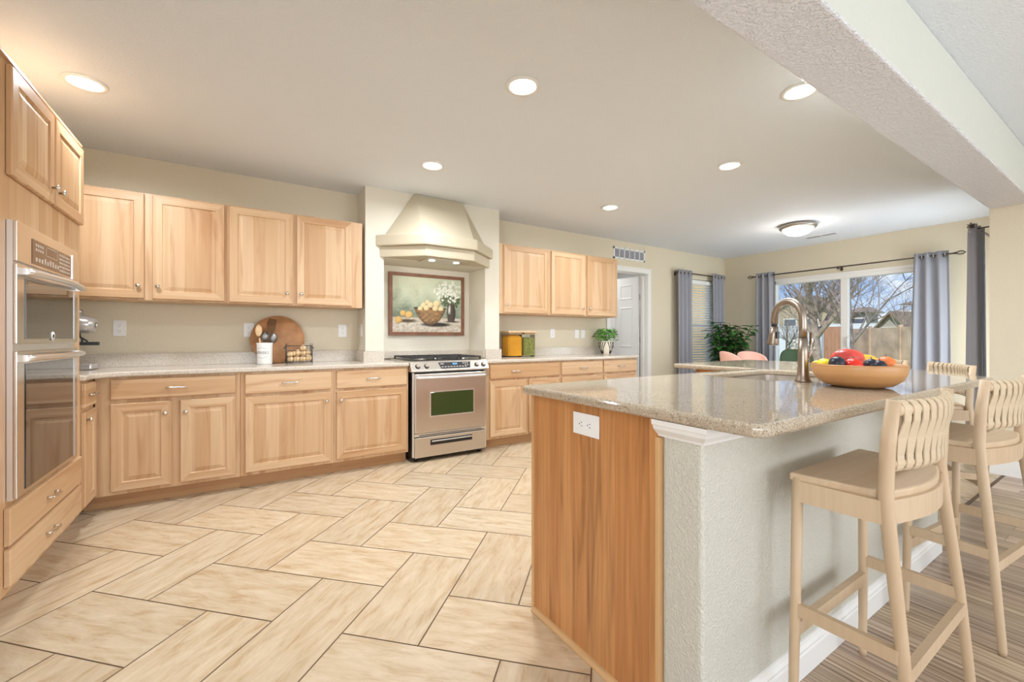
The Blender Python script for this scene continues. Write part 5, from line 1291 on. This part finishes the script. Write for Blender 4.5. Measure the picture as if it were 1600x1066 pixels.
def house(name, label, pA, tA, pB, tB, depth, h, rh, side, roofm='roof', gable=True, wins=3):
    a, c = Vector((*cam_at(pA,tA),0)), Vector((*cam_at(pB,tB),0)); d = (c-a); L_ = d.length; d.normalize(); nrm = Vector((-d.y,d.x,0))
    if nrm.dot(a) < 0: nrm = -nrm
    t = thing(name, label, 'house', ((a+c)/2+Vector((0,0,-.15))))
    b = MB(); q = [a, c, c+nrm*depth, a+nrm*depth]; b.prism([(p.x,p.y) for p in q], -.15, h)
    if gable:   # gable faces the viewer
        m1 = (a+c)/2+Vector((0,0,h+rh)); m2 = m1+nrm*depth; H = Vector((0,0,h))
        b.add([a+H,c+H,m1,a+H+nrm*depth,c+H+nrm*depth,m2], [(0,1,2),(3,5,4)]); b.build('walls', side, t)
        r_ = MB(); e = .4
        for p in (a, c):
            s = -1 if p is a else 1; lo = p+H+d*s*e-Vector((0,0,rh*e/(L_/2)))
            v = [lo-nrm*e, m1-nrm*e, m2+nrm*e, lo+nrm*(depth+e)]; up = Vector((0,0,.16)); r_.add(v+[x+up for x in v], [(0,1,2,3),(7,6,5,4)]+[(i,(i+1)%4,(i+1)%4+4,i+4) for i in range(4)])
        r_.build('roof', roofm, t)
    else:       # ridge parallel to the front
        b.build('walls', side, t); H = Vector((0,0,h)); e = .5
        r_ = MB(); v = [a+H-d*e-nrm*e, c+H+d*e-nrm*e, c+H+d*e+nrm*(depth+e), a+H-d*e+nrm*(depth+e), (a+nrm*depth/2)+H+d*L_*.12+Vector((0,0,rh)), (c+nrm*depth/2)+H-d*L_*.12+Vector((0,0,rh))]
        r_.add(v, [(0,1,5,4),(1,2,5),(2,3,4,5),(3,0,4),(3,2,1,0)]); r_.build('roof', roofm, t)
    for k in range(wins):
        p = a+d*L_*(k+1)/(wins+1)+Vector((0,0,h*.68)); w = MB(); w.obox(p-nrm*.03, d*.65, nrm*.03, (0,0,.65)); fr = w.build('window', 'trim', t)
        g_ = MB(); g_.obox(p-nrm*.065, d*.55, nrm*.01, (0,0,.55)); g_.build('pane', 'winglass', fr)
    return t
house('neighbour_house', 'large tan neighbouring house with a peaked brown roof behind the bare tree', 1205, 46, 1302, 41, 5, 3.7, 1.7, 'siding', gable=True, wins=2)
house('neighbour_house', 'grey-brown two-storey neighbouring house just right of the door mullion', 1330, 43, 1352, 42, 3, 3.7, .6, 'siding2', gable=False, wins=1)
house('neighbour_house', 'pale low neighbouring house under the clouds in the right pane', 1350, 50, 1420, 46, 9, 2.9, 1.5, 'paleside', 'paleside', gable=False, wins=2)
house('neighbour_house', 'brown neighbouring house in front of the pale one in the right pane', 1372, 30, 1418, 28.5, 3, 1.85, 1.0, 'siding2', gable=True, wins=1)
house('neighbour_house', 'tan neighbouring house at the far right edge of the glass door view', 1424, 26, 1475, 24, 8, 3.2, 1.2, 'siding', gable=False, wins=1)
t = thing('neighbour_house', 'ochre house wall close outside the small window with blinds', 'house', (12.4,9.2,-.15))
MB().box((11.45,7.4,-.15),(13.4,11,4.6)).build('walls', 'ochre', t)
r_ = MB(); r_.add([(11.3,7.1,4.6),(13.7,7.1,4.6),(13.7,11.3,4.6),(11.3,11.3,4.6),(11.3,9.2,5.6),(13.7,9.2,5.6)], [(0,1,5,4),(1,2,5),(2,3,4,5),(3,0,4),(3,2,1,0)]); r_.build('roof', 'roof', t)
t = thing('garden_fence', 'side yard fence outside the small window', 'fence', (4,8.5,-.15)); MB().box((-6,8.4,-.15),(11.2,8.46,1.7)).build('boards', 'vinyl', t)
def tree(label, px, t, h, r0, seed, levels=4, spread=.5, name='bare_tree', n0=5, lean=0):
    x, y = cam_at(px, t); T = thing(name, label, 'tree', (x,y,-.15)); rn = random.Random(seed); tr = MB(); br = MB()
    def grow(b, p, d, L_, r, lv):
        n = 4; pts = [p]; rs = [r]; q = p.copy(); dd = d.copy()
        for k in range(n):
            dd = (dd+Vector((rn.uniform(-.12,.12),rn.uniform(-.12,.12),rn.uniform(-.03,.08)))).normalized(); q = q+dd*L_/n; pts.append(q.copy()); rs.append(r*(1-.45*(k+1)/n))
        b.tube(pts, rs, 7 if lv < 2 else 4, cap=False)
        if lv >= levels: return
        for k in range(rn.choice((3,4)) if lv else n0):
            i = rn.randint(1 if lv else 2, n); ph = rn.uniform(0,6.283); s = spread*rn.uniform(.7,1.4)
            side = Vector((math.cos(ph), math.sin(ph), 0)); nd = (dd*(1-s*.4)+side*s+Vector((0,0,.15))).normalized()
            grow(br, pts[i], nd, L_*rn.uniform(.55,.8), rs[i]*rn.uniform(.5,.7), lv+1)
        grow(br, pts[-1], dd, L_*.7, rs[-1]*.85, lv+1)
    grow(tr, Vector((x,y,-.15)), Vector((lean,0,1)).normalized(), h, r0, 0)
    tr.build('trunk', 'bark', T, fix=False); br.build('branches', 'bark', T, fix=False)
tree('bare leafless tree with a thick trunk in the yard behind the faucet', 1277, 14.5, 2.5, .17, 5, 5, .62, n0=7)
tree('second bare tree whose branches cross the right pane of the glass door', 1330, 9.5, 2.3, .055, 12, 5, .8, n0=6)
tree('small distant bare tree above the brown fence', 1405, 25, 1.9, .07, 31, 4, .5)
tree('shrubby bare bush at the left of the yard beside the white fence', 1228, 20, 1.2, .06, 44, 4, .7, n0=7)

# clean up helper meshes never linked to a parent; bevels get smooth shading for clean edges
